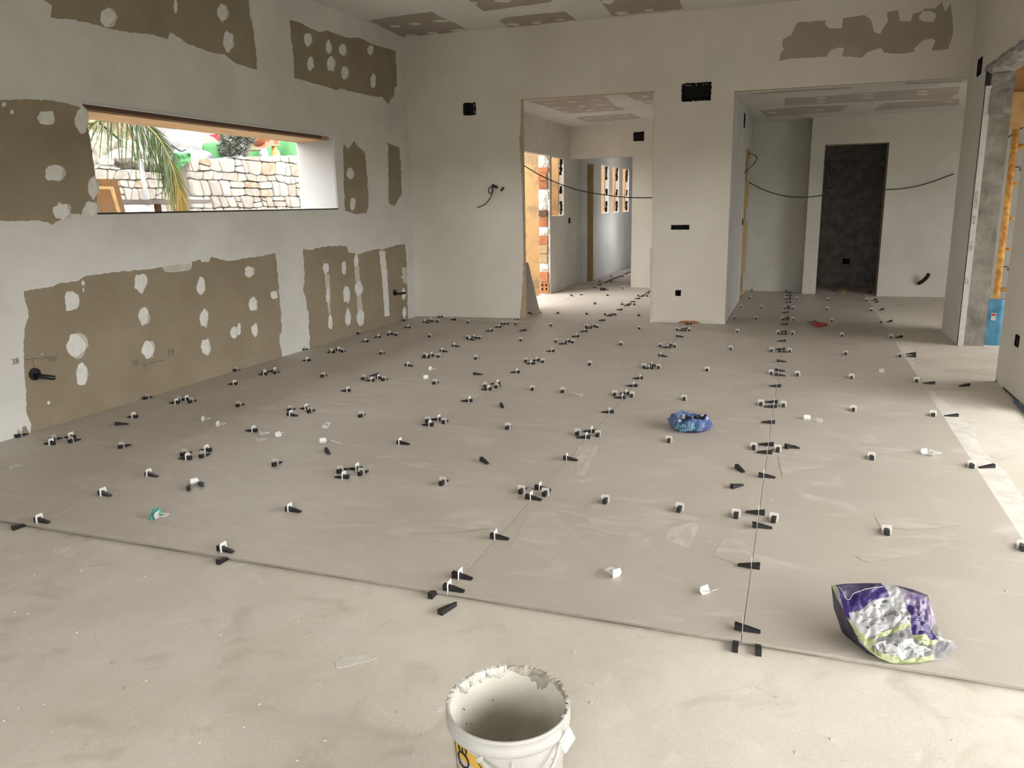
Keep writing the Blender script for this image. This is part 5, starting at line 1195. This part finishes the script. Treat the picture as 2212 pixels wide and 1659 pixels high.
# person in red bending behind the bags
def person(P0, lab):
    J = {'hip': (0,0,.92), 'waist': (0.05,0,1.08), 'chest': (0.16,0,1.32), 'neck': (0.26,0,1.50), 'head': (0.33,0,1.62), 'top': (0.38,0,1.75),
         'sl': (0.20,-.19,1.43), 'el': (0.28,-.27,1.16), 'wl': (0.42,-.24,.98), 'hl': (0.48,-.23,.92), 'sr': (0.20,.19,1.43), 'er': (0.30,.30,1.18), 'wr': (0.44,.36,1.05), 'hr': (0.50,.38,1.0),
         'll': (0,-.10,.88), 'kl': (0.06,-.11,.48), 'al': (0,-.11,.08), 'tl': (0.14,-.12,.03), 'lr': (0,.10,.88), 'kr': (0.06,.11,.48), 'ar': (0,.11,.08), 'tr': (0.14,.12,.03)}
    R_ = {'hip': .15, 'waist': .14, 'chest': .16, 'neck': .06, 'head': .10, 'top': .08, 'sl': .075, 'el': .05, 'wl': .035, 'hl': .045, 'sr': .075, 'er': .05, 'wr': .035, 'hr': .045, 'll': .10, 'kl': .065, 'al': .045, 'tl': .045, 'lr': .10, 'kr': .065, 'ar': .045, 'tr': .045}
    E = [('hip','waist'),('waist','chest'),('chest','neck'),('neck','head'),('head','top'),('chest','sl'),('sl','el'),('el','wl'),('wl','hl'),('chest','sr'),('sr','er'),('er','wr'),('wr','hr'),('hip','ll'),('ll','kl'),('kl','al'),('al','tl'),('hip','lr'),('lr','kr'),('kr','ar'),('ar','tr')]
    names = list(J); me = bpy.data.meshes.new('skeleton'); me.from_pydata([J[k] for k in names], [(names.index(a), names.index(b)) for a, b in E], [])
    o = bpy.data.objects.new('skeleton', me); COL.objects.link(o)
    sm = o.modifiers.new('skin', 'SKIN'); o.modifiers.new('sub', 'SUBSURF').levels = 1
    for i, k in enumerate(names): me.skin_vertices[0].data[i].radius = (R_[k], R_[k]*(1.25 if k in ('chest','waist','hip') else 1)); me.skin_vertices[0].data[i].use_root = (k == 'hip')
    dg = bpy.context.evaluated_depsgraph_get(); dg.update(); m2 = bpy.data.meshes.new_from_object(o.evaluated_get(dg)); bpy.data.objects.remove(o)
    m2.materials.clear()
    for m in ('skin', 'red_cloth', 'dark_cloth'): m2.materials.append(MATS[m])
    segs = [(Vector(J[a]), Vector(J[b]), (a, b)) for a, b in E]
    for p in m2.polygons:
        c = p.center; best = min(segs, key=lambda s: (c - (s[0]+(s[1]-s[0])*max(0, min(1, (c-s[0]).dot(s[1]-s[0])/(s[1]-s[0]).length_squared)))).length)[2]
        p.use_smooth = True
        p.material_index = 2 if best[1] in ('ll','kl','al','tl','lr','kr','ar','tr') or c.z < 0.95 and best[0] in ('hip',) else (0 if best[0] in ('neck','head','wl','wr','el','er') else 1)
    r = empty('person', P0, (0, 0, 0.15)); tag(r, 'person in red top and dark trousers bending behind the white bags', 'person')
    obj('body', m2, r)
    bm = bmesh.new(); bmesh.ops.create_icosphere(bm, subdivisions=2, radius=0.11)
    for v in bm.verts: v.co = v.co + Vector((0.33, 0, 1.70))
    obj('hair', mesh('hair', bm, 'hair', smooth=True), r)
PP = xp(450,300,-17.0); person((PP.x, PP.y, UZ), '')

# ------------------------------------------------------------------ the white bucket
BC = CAM + ray(1097, 1515)*2.027; BH = BC.z-ZS; BR = 0.158
bucket = empty('bucket', (BC.x, BC.y, ZS)); tag(bucket, 'white plastic bucket crusted with dried plaster at its rim', 'bucket')
NS = 72
def lathe(prof, m, name, parent, wob=0.0, close=False):
    bm = bmesh.new(); rows = []
    for r_, z in prof:
        rows.append([bm.verts.new(((r_+wob*noise.noise(Vector((math.cos(a)*3, math.sin(a)*3, z*9))))*math.cos(a), (r_+wob*noise.noise(Vector((math.cos(a)*3, math.sin(a)*3, z*9))))*math.sin(a), z)) for a in [2*math.pi*k/NS for k in range(NS)]])
    for A, B in zip(rows, rows[1:]):
        for k in range(NS): bm.faces.new((A[k], A[(k+1) % NS], B[(k+1) % NS], B[k])).smooth = True
    if close: bm.faces.new(rows[-1]); 
    fixn(bm); return obj(name, mesh(name, bm, m), parent)
rb = 0.132
rad = lambda z: rb+(BR-0.006-rb)*(z/BH)
lathe([(0.0005, 0.001), (rb-0.004, 0.001), (rb, 0.006), (rad(BH*0.62), BH*0.62), (rad(BH*0.62)+0.003, BH*0.63), (rad(BH-0.075), BH-0.075), (rad(BH-0.05)+0.001, BH-0.05)], 'bucket_white', 'body', bucket)
lathe([(rad(BH-0.05)+0.001, BH-0.052), (BR+0.003, BH-0.046), (BR+0.005, BH-0.030), (BR+0.0005, BH-0.026), (BR+0.0005, BH-0.012), (BR+0.004, BH-0.008), (BR+0.003, BH-0.001), (BR-0.002, BH), (BR-0.006, BH-0.004)], 'bucket_white', 'rim_band', bucket)
lathe([(BR-0.006, BH-0.004), (BR-0.010, BH-0.03), (rad(BH*0.5)-0.007, BH*0.5), (rad(0.10)-0.008, 0.10), (rad(0.085)-0.02, 0.075), (0.06, 0.066), (0.0005, 0.064)], 'bucket_inside', 'inner_crust', bucket, wob=0.003)
rg = random.Random(4)
CR = (math.atan2(CAM.y-BC.y, CAM.x-BC.x))          # heading towards the camera
def rim_lump(a0, a1, m, thick, hang, seed, name='dried_plaster'):
    kt = 0.35 if name == 'plaster_crumb' else 1.0
    bm = bmesh.new(); n = max(6, int((a1-a0)*26)); rows = []
    for i in range(n+1):
        t = i/n; a = a0+(a1-a0)*t; e = math.sin(math.pi*t)**0.35
        nz = lambda k: noise.fractal(Vector((a*9, k*2.3, seed)), 1.0, 2.0, 3)
        th = thick*e*(1+0.6*nz(1)); hg = hang*e*(1+0.6*nz(2)); tp = (0.004+0.007*abs(nz(3)))*e*kt
        row = []
        for r_, z in ((BR+0.002, BH-0.004), (BR+0.001, BH+tp), (BR-0.006-th*0.4, BH+tp*0.9), (BR-0.008-th, BH-hg*0.35), (BR-0.009-th*0.8, BH-hg*0.75), (BR-0.008-0.018*hg, BH-hg)):
            r2 = r_+0.0025*nz(z*70+4); row.append(bm.verts.new((r2*math.cos(a), r2*math.sin(a), z+0.0025*nz(r_*90))))
        rows.append(row)
    for A, B in zip(rows, rows[1:]):
        for k in range(5): bm.faces.new((A[k], A[k+1], B[k+1], B[k]))
    bm.faces.new(rows[0]); bm.faces.new(rows[-1][::-1]); fixn(bm); obj(name, mesh(name, bm, m), bucket)
pi = math.pi
# angles measured from the camera direction, counter-clockwise seen from above; far side = CR+pi
rim_lump(CR+pi+0.02, CR+pi+0.42, 'dried_plaster', 0.010, 0.030, 1)
rim_lump(CR+pi-0.0, CR+pi-0.0+0.2, 'dried_plaster', 0.008, 0.022, 2)
rim_lump(CR+pi+0.4, CR+pi+0.80, 'dried_plaster', 0.011, 0.036, 3)
rim_lump(CR+pi+0.78, CR+pi+1.05, 'dried_plaster', 0.013, 0.034, 4)
rim_lump(CR+pi-0.95, CR+pi-0.02, 'dried_dirty', 0.003, 0.018, 5, 'plaster_stain')
rim_lump(CR+pi-0.85, CR+pi-0.42, 'concrete', 0.003, 0.060, 6, 'plaster_stain')
rim_lump(CR+pi-1.6, CR+pi-0.9, 'dried_dirty', 0.003, 0.012, 7, 'plaster_stain')
for k, (da, hh) in enumerate([(1.2,.004),(1.35,.004),(1.5,.004),(-1.75,.004),(-2.0,.005),(-1.6,.004)]):
    rim_lump(CR+pi+da-0.05, CR+pi+da+0.05, 'dried_plaster', 0.001, 0.004, 10+k, 'plaster_crumb')
for k in range(16):
    a = CR+pi+rg.uniform(-1.2, 1.2); z = BH*rg.uniform(0.35, 0.9); s_ = rg.uniform(0.0008, 0.0022)
    bm = bmesh.new(); bmesh.ops.create_icosphere(bm, subdivisions=1, radius=s_); obj('speck', mesh('speck', bm, 'rust_dark'), bucket, ((rad(z)-0.008)*math.cos(a), (rad(z)-0.008)*math.sin(a), z))
# wrap a flat print onto the bucket side: u along (to the viewer's right), v up
def wrap(a0, z0, lift):
    def f(u, v):
        z = z0+v; r_ = rad(z)+lift; a = a0+u/r_; return Vector((r_*math.cos(a), r_*math.sin(a), z))
    return f
def side_patch(name, poly, m, a0, z0, lift, parent=bucket, sub=0.006):
    """polygon in (u,v) filled by a fine strip mesh so that it follows the curve"""
    bm = bmesh.new(); f = wrap(a0, z0, lift)
    vs_ = [p[1] for p in poly]; v = min(vs_); vmax = max(vs_)
    def span(v):
        xs = []
        for i in range(len(poly)):
            (x0, y0), (x1, y1) = poly[i], poly[(i+1) % len(poly)]
            if (y0-v)*(y1-v) < 0: xs.append(x0+(x1-x0)*(v-y0)/(y1-y0))
        return (min(xs), max(xs)) if len(xs) >= 2 else None
    n = max(4, int((vmax-v)/sub)); prev = None
    for k in range(n+1):
        vv = v+(vmax-v)*min(max(k/n, 0.002), 0.998); s_ = span(vv)
        if s_ is None: prev = None; continue
        row = [bm.verts.new(f(s_[0]+(s_[1]-s_[0])*i/12, vv)) for i in range(13)]
        if prev:
            for i in range(12): bm.faces.new((prev[i], prev[i+1], row[i+1], row[i]))
        prev = row
    fixn(bm); return obj(name, mesh(name, bm, m, smooth=True), parent)
LA = CR-0.62; LZ = BH-0.102; LS = 1.35
lab = side_patch('hazard_label', [(a*LS, b*LS) for a, b in [(-0.066, 0.005), (-0.060, 0.046), (-0.052, 0.050), (0.0, 0.020), (0.004, 0.028), (0.066, -0.045), (0.005, -0.105), (-0.06, -0.055)]], 'label_yellow', LA, LZ, 0.0012)
_wf = wrap(LA, LZ, 0.0024); wf = lambda u, v: _wf(u*LS, v*LS)
def stroke(pts, w, name='label_line'):
    tube(name, [wf(*p) for p in pts], w, 'ink', lab, 5)
stroke([(-0.062, 0.036), (-0.046, 0.047)], 0.0012); stroke([(0.006, 0.020), (0.025, -0.004), (0.058, -0.043)], 0.0012); stroke([(-0.058, 0.03), (-0.056, -0.02), (-0.052, -0.05)], 0.0008)
stroke([(-0.030+0.0155*math.cos(t), 0.004+0.0155*math.sin(t)) for t in [2*pi*k/20 for k in range(21)]], 0.0026, 'label_emblem')
for s_ in (-1, 0, 1): stroke([(-0.030+s_*0.009, 0.020), (-0.030+s_*0.012, 0.028), (-0.029+s_*0.008, 0.034)], 0.0024, 'label_emblem')
stroke([(-0.045, -0.004), (-0.022, -0.016), (-0.006, -0.022)], 0.0009)
lettering('label_text', 'UN 24', 0.021, 'ink', lab, (0, 0, 0), (1, 0, 0), (0, 1, 0), mapf=lambda u, v: wf(-0.048+u*0.95+v*0.05, -0.018-0.28*u+v))
side_patch('silver_label', [(-0.03, -0.06), (-0.03, 0.03), (0.06, 0.05), (0.06, -0.04)], 'label_silver', CR+0.42, BH-0.15, 0.0010)
for pts in ([(-0.032, -0.07), (-0.032, 0.032), (0.06, 0.054)],):
    f2 = wrap(CR+0.42, BH-0.15, 0.0018); tube('label_border', [f2(*p) for p in spline([Vector((a, b, 0)) for a, b in pts], 4) and pts], 0.0011, 'grey_metal', bucket, 5)
# bail handle fallen to the front, and the paper tag at its end
hp_ = []
for k in range(25):
    t = k/24; a = CR-0.46+(1.36)*t; z = BH-0.056-0.050*math.sin(pi*min(1, t**1.25))**0.85+0.006*t
    r_ = rad(z)+0.012+0.028*math.sin(pi*t); hp_.append((r_*math.cos(a), r_*math.sin(a), z))
tube('handle', hp_, 0.0045, 'bucket_white', bucket, 10)
a = CR-0.46; bm = bmesh.new(); tube_bm(bm, [((rad(BH-.056)-.002)*math.cos(a), (rad(BH-.056)-.002)*math.sin(a), BH-0.056), ((rad(BH-.056)+.018)*math.cos(a), (rad(BH-.056)+.018)*math.sin(a), BH-0.056)], 0.0075, 12); fixn(bm); obj('handle_boss', mesh('handle_boss', bm, 'bucket_white'), bucket)
a = CR+0.98; c = Vector(((BR+0.012)*math.cos(a), (BR+0.012)*math.sin(a), BH-0.045)); tx = Vector((-math.sin(a), math.cos(a), 0)).lerp(RT, 0.75).normalized()
bm = bmesh.new(); prism(bm, [c+tx*u+Vector((0, 0, v)) for u, v in ((-0.018, -0.008), (0.0, -0.042), (0.026, -0.002), (0.010, 0.036))], Vector((math.cos(a), math.sin(a), 0))*0.0015); fixn(bm)
obj('paper_tag', mesh('paper_tag', bm, 'paper'), bucket)
P = wrap(CR+0.04, BH-0.072, 0.0)(0, 0)
bm = bmesh.new(); bbox(bm, -0.004, 0.004, -0.004, 0.004, -0.014, 0.012, bevel=0.002); o = obj('rim_tab', mesh('rim_tab', bm, 'bucket_white'), bucket, P)

# ------------------------------------------------------------------ bag of clips (purple, green and clear film)
OUT = [(1797,1263),(1830,1259),(1870,1258),(1905,1258),(1935,1262),(1975,1272),(2006,1284),(2010,1300),(2020,1330),(2030,1360),(2040,1385),(2064,1385),(2066,1398),(2050,1412),(2045,1424),(2010,1430),(1985,1438),(1950,1437),(1925,1430),(1900,1420),(1875,1402),(1858,1385),(1845,1358),(1832,1335),(1820,1310),(1808,1288),(1803,1275)]
fa, fb = fl(1925,1437), fl(2045,1425); fdir = (fb-fa).normalized(); fdir.z = 0
back_dir = Vector((-fdir.y, fdir.x, 0)); 
if back_dir.dot(_fw) < 0: back_dir = -back_dir
pn = (Vector((0, 0, 1))*math.cos(0.62) - back_dir*math.sin(0.62)).normalized()      # tilt of the bag's face
P0 = fl(1935, 1437)+Vector((0, 0, 0.004))
bp = lambda a, b: planept(a, b, P0, pn)
ROI = {'purple': [[(1803,1262),(1905,1256),(1918,1300),(1868,1328),(1832,1338)], [(1955,1300),(1962,1340),(1975,1355),(1972,1374),(2010,1355),(2024,1383),(2008,1384),(1968,1376),(1960,1330)]],
       }
def inpoly(p, q):
    x, y = p; c = False
    for i in range(len(q)):
        (x0, y0), (x1, y1) = q[i], q[i-1]
        if (y0 > y) != (y1 > y) and x < (x1-x0)*(y-y0)/(y1-y0)+x0: c = not c
    return c
REG = [('bag_green', [(1790,1256),(1806,1262),(1806,1282),(1792,1270)]),
       ('bag_white', [(1903,1254),(1933,1262),(1945,1276),(1945,1278),(1921,1288)]),
       ('bag_dusk', [(1800,1258),(1912,1256),(1911,1268),(1850,1283),(1828,1297),(1808,1266)]),
       ('bag_purple', [(1808,1262),(1828,1297),(1850,1282),(1912,1267),(1922,1288),(1880,1302),(1858,1320),(1834,1324),(1838,1340),(1826,1325)]),
       ('bag_white', [(1834,1323),(1858,1322),(1882,1303),(1920,1288),(1946,1276),(1958,1318),(1962,1340),(1958,1349),(1935,1358),(1905,1366),(1880,1378),(1862,1370),(1838,1342)]),
       ('bag_dusk', [(1930,1260),(1975,1270),(2010,1284),(2008,1296),(1985,1285),(1952,1272)]),
       ('bag_purple', [(1955,1302),(1970,1310),(1985,1335),(1992,1345),(2005,1350),(2012,1360),(2024,1383),(2008,1384),(1995,1374),(1968,1375),(1962,1345)]),
       ('bag_mauve', [(1945,1276),(1985,1284),(2010,1297),(2022,1335),(2022,1350),(2000,1345),(1985,1330),(1968,1308),(1955,1300)]),
       ('bag_green', [(1966,1374),(1995,1374),(2008,1384),(2028,1385),(2015,1396),(1985,1394)]),
       ('bag_green', [(1832,1338),(1840,1332),(1860,1355),(1880,1378),(1895,1388),(1880,1392),(1905,1412),(1940,1420),(1960,1424),(2005,1418),(2015,1412),(2020,1430),(1960,1442),(1915,1430),(1880,1405),(1855,1375)]),
       ('bag_green', [(1900,1366),(1935,1358),(1960,1348),(1963,1356),(1935,1368),(1900,1378),(1886,1384)]),
       ]
bag = empty('plastic_bag', (fa+fb)/2); tag(bag, 'purple, green and clear plastic bag half full of white tile clips', 'plastic bag')
B0 = bag.location; cpx = (1928, 1352)
NR, NA = 56, 216
def outl(t):
    L = OUT; n = len(L); k = t*n; i = int(k) % n; f = k-int(k); a, b = L[i], L[(i+1) % n]; return (a[0]+(b[0]-a[0])*f, a[1]+(b[1]-a[1])*f)
names = ['bag_clear', 'bag_green', 'bag_purple', 'bag_dusk', 'bag_mauve', 'bag_white']
bm = bmesh.new(); rows = []; pxs = {}
cen = bm.verts.new((0, 0, 0)); pxs[cen] = cpx
for i in range(1, NR+1):
    row = []
    for k in range(NA):
        e = outl(k/NA); s_ = i/NR; q = (cpx[0]+(e[0]-cpx[0])*s_, cpx[1]+(e[1]-cpx[1])*s_)
        v = bm.verts.new((0, 0, 0)); pxs[v] = q; v.co = Vector((s_, 0, 0)); row.append(v)
    rows.append(row)
for v, q in pxs.items():
    s_ = v.co.x; P = bp(*q)
    fold = noise.fractal(Vector((q[0]*0.028, q[1]*0.028, 1.0)), 1.0, 2.0, 3)*0.016+abs(noise.noise(Vector((q[0]*0.05, q[1]*0.035, 4.0))))*0.010
    P = P + pn*((0.020*(1-s_**2)+fold*(1-s_**6)) - 0.006)
    P.z = max(P.z, 0.002); v.co = P-B0
def fmat(f):
    x = sum(pxs[v][0] for v in f.verts)/len(f.verts); y = sum(pxs[v][1] for v in f.verts)/len(f.verts)
    for nm, q in REG:
        if inpoly((x, y), q): return names.index(nm)
    return 0
for k in range(NA): bm.faces.new((cen, rows[0][k], rows[0][(k+1) % NA]))
for A, B in zip(rows, rows[1:]):
    for k in range(NA): bm.faces.new((A[k], B[k], B[(k+1) % NA], A[(k+1) % NA]))
for f in bm.faces: f.material_index = fmat(f); f.smooth = True
if bm.faces[:][0].normal.dot(pn) < 0: bmesh.ops.reverse_faces(bm, faces=bm.faces[:])
obj('film', mesh('film', bm, *names), bag)
# the back of the bag resting on the floor
bm = bmesh.new(); ring = [bp(*outl(k/NA)) for k in range(NA)]; A = []
for p in ring: A.append(bm.verts.new((p-pn*0.007)-B0))
mid = []; low = []
cg = sum(ring, Vector())/NA
for p in ring:
    m2 = p.lerp(cg, 0.10)-pn*0.030; m2.z = max(m2.z*0.55, 0.0025); l2 = p.lerp(cg, 0.22); l2.z = 0.0015; mid.append(bm.verts.new(m2-B0)); low.append(bm.verts.new(l2-B0))
for X_, Y_ in ((A, mid), (mid, low)):
    for k in range(NA): bm.faces.new((X_[k], X_[(k+1) % NA], Y_[(k+1) % NA], Y_[k]))
bm.faces.new(low); fixn(bm)
obj('back', mesh('back', bm, 'bag_dusk', smooth=True), bag)
# prints on the film
def on_film(a, b, lift=0.012):
    s_ = 0.5; P = bp(a, b); fold = noise.fractal(Vector((a*0.028, b*0.028, 1.0)), 1.0, 2.0, 3)*0.016+abs(noise.noise(Vector((a*0.05, b*0.035, 4.0))))*0.010
    rr = 0
    for k in range(NA):
        pass
    dx, dy = a-cpx[0], b-cpx[1]; ang = math.atan2(dy, dx); best = 1
    # radial share of the outline
    for k in range(NA):
        e0, e1 = outl(k/NA), outl((k+1)/NA); d0 = (e0[0]-cpx[0])*dy-(e0[1]-cpx[1])*dx; d1 = (e1[0]-cpx[0])*dy-(e1[1]-cpx[1])*dx
        if d0*d1 <= 0 and (e0[0]-cpx[0])*dx+(e0[1]-cpx[1])*dy > 0:
            t = d0/(d0-d1) if d0 != d1 else 0; e = (e0[0]+(e1[0]-e0[0])*t, e0[1]+(e1[1]-e0[1])*t); best = math.hypot(dx, dy)/max(1e-6, math.hypot(e[0]-cpx[0], e[1]-cpx[1])); break
    s_ = min(1, best); P = P+pn*((0.020*(1-s_**2)+fold*(1-s_**6))-0.006+0.0015); P.z = max(P.z, 0.003); return P-B0
def film_line(name, pts, w, m):
    q = []
    for (x0, y0), (x1, y1) in zip(pts, pts[1:]):
        for k in range(4): q.append((x0+(x1-x0)*k/4, y0+(y1-y0)*k/4))
    q.append(pts[-1]); tube(name, [on_film(*p) for p in q], w, m, bag, 4)
s = 4.788; Bz = lambda L: [(1750+a/s, 1220+b/s) for a, b in L]
for L, w, m in [([(290,215),(380,360),(415,355),(440,300),(560,255),(760,225)], .0012, 'ink_white'), ([(545,495),(575,465),(610,440)], .0010, 'ink_violet'), ([(510,520),(530,515),(525,535)], .0010, 'ink_violet'),
        ([(695,475),(720,455)], .0016, 'ink_grey'), ([(720,425),(740,440),(770,437)], .0012, 'ink_grey'), ([(640,440),(655,435),(650,455)], .0018, 'ink_grey'), ([(760,530),(770,525),(775,545),(755,545),(760,530)], .0010, 'ink_grey'), ([(790,537),(860,520)], .0016, 'ink_grey'),
        ([(850,545),(870,535),(885,550),(870,568),(850,560),(850,545)], .0012, 'green_text'), ([(910,505),(925,498),(940,510),(930,530),(910,525),(910,505)], .0010, 'ink_grey'), ([(985,575),(995,570),(1003,585),(992,597),(983,590),(985,575)], .0012, 'ink_grey'),
        ([(580,655),(590,645),(605,655),(592,668),(580,655)], .0018, 'ink_grey'), ([(620,632),(690,628),(715,635)], .0014, 'ink_violet'), ([(600,560),(640,555)], .0012, 'ink_grey'), ([(540,590),(600,575)], .0012, 'ink_violet'), ([(610,525),(630,520)], .0010, 'ink_grey'), ([(745,600),(752,580)], .0010, 'ink_grey'), ([(720,580),(735,577)], .0010, 'ink_grey'),
        ([(1065,590),(1110,585)], .0010, 'ink_white'), ([(1070,612),(1120,607)], .0010, 'ink_white'), ([(1075,632),(1125,628)], .0010, 'ink_white'), ([(1080,652),(1130,648)], .0010, 'ink_white'), ([(1083,672),(1140,668)], .0010, 'ink_white'), ([(1088,692),(1145,688)], .0010, 'ink_white'), ([(1060,540),(1085,545),(1075,555)], .0010, 'ink_white'),
        ([(1120,805),(1125,798)], .0010, 'ink_grey'), ([(1150,803),(1157,797)], .0010, 'ink_grey'), ([(1175,798),(1188,798)], .0018, 'ink_grey'), ([(655,840),(665,905)], .0012, 'ink_grey'), ([(690,880),(705,925),(740,945)], .0010, 'ink_grey'), ([(755,905),(770,930)], .0010, 'ink_grey'), ([(495,740),(520,735)], .0012, 'ink_grey')]:
    film_line('print_mark', Bz(L), w*0.9, m)
bm = bmesh.new(); q = Bz([(738,380),(760,370),(790,368),(795,385),(770,405),(740,400)]); bm.faces.new([bm.verts.new(on_film(*p)) for p in q]); obj('print_mark', mesh('print_mark', bm, 'ink_grey'), bag)
def film_text(sx, sy, ex, ey, txt, size_px):
    me = text_mesh(txt, 1.0); w = max(v.co.x for v in me.vertices); dx, dy = ex-sx, ey-sy; L = math.hypot(dx, dy)
    for v in me.vertices:
        t = v.co.x/w; h = v.co.y*size_px; v.co = on_film(sx+dx*t+dy/L*h, sy+dy*t-dx/L*h)
    me.materials.clear(); me.materials.append(MATS['ink_grey']); obj('print_text', me, bag)
film_text(1900, 1368.5, 1944, 1354, 'raygrom.com', 4.2)
# clips seen through the clear film
rg = random.Random(15)
for k, (a, b, pose) in enumerate([(1930,1404,0),(1975,1410,1),(1905,1395,2),(1955,1397,0),(1990,1402,2),(1945,1412,1),(1960,1385,2),(1915,1408,1)]):
    P = bp(a, b)+pn*rg.uniform(-0.012, -0.002); P.z = max(P.z, 0.026)
    o = obj('bagged_clip', CLIP_L, None, P, (rg.uniform(0, 3), rg.uniform(0, 3), rg.uniform(0, 6))); o.scale = (.85,.85,.85)
    tag(o, 'white tile clip visible inside the clear part of the bag', 'tile clip', 'clips inside the plastic bag')

# ------------------------------------------------------------------ blue empty bag pushed down into a ring
C_ = fl(1490, 927); r = empty('blue_bag', C_); tag(r, 'crumpled blue plastic bag rolled down into a ring on the tiles', 'plastic bag')
bm = bmesh.new(); prof = [(0.105, 0.001), (0.135, 0.02), (0.142, 0.05), (0.128, 0.085), (0.108, 0.100), (0.098, 0.085), (0.088, 0.05), (0.085, 0.012), (0.04, 0.006), (0.001, 0.005)]
NB = 44; rows = []
for i, (r0, z0) in enumerate(prof):
    row = []
    for k in range(NB):
        a = 2*pi*k/NB; nz = noise.fractal(Vector((math.cos(a)*2.2, math.sin(a)*2.2, i*0.45)), 1.0, 2.0, 4)
        top = 1+0.20*noise.noise(Vector((math.cos(a)*1.3+5, math.sin(a)*1.3, 0)))
        q = 1+0.16*nz*(1 if i not in (0, 9) else 0.3); zz = z0*top*(1+0.18*nz)
        if math.pi*0.55 < a < math.pi*0.85: zz *= 1.08
        row.append(bm.verts.new((r0*q*math.cos(a)*1.05, r0*q*math.sin(a)*0.92, max(0.0008, zz))))
    rows.append(row)
for i, (A, B) in enumerate(zip(rows, rows[1:])):
    for k in range(NB):
        f = bm.faces.new((A[k], A[(k+1) % NB], B[(k+1) % NB], B[k])); a = 2*pi*(k+.5)/NB
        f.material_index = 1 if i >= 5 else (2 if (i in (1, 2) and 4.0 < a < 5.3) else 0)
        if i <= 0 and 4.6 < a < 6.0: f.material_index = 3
bm.faces.new(rows[-1]).material_index = 1; fixn(bm)
obj('film', mesh('film', bm, 'blue_film', 'blue_dark', 'blue_teal', 'bag_purple'), r)
def ringtext(s, a0, z0, size):
    lettering('print_text', s, size, 'print_pale_blue', r, (0,0,0), (1,0,0), (0,1,0), mapf=lambda u, v: Vector(((0.152)*math.cos(a0+(u)/0.145)*1.05, (0.152)*math.sin(a0+u/0.145)*0.92, z0+u*0.30+v)))
ringtext('LEVEL', 4.10, 0.030, 0.034); ringtext('SYSTEM', 4.35, 0.008, 0.030)
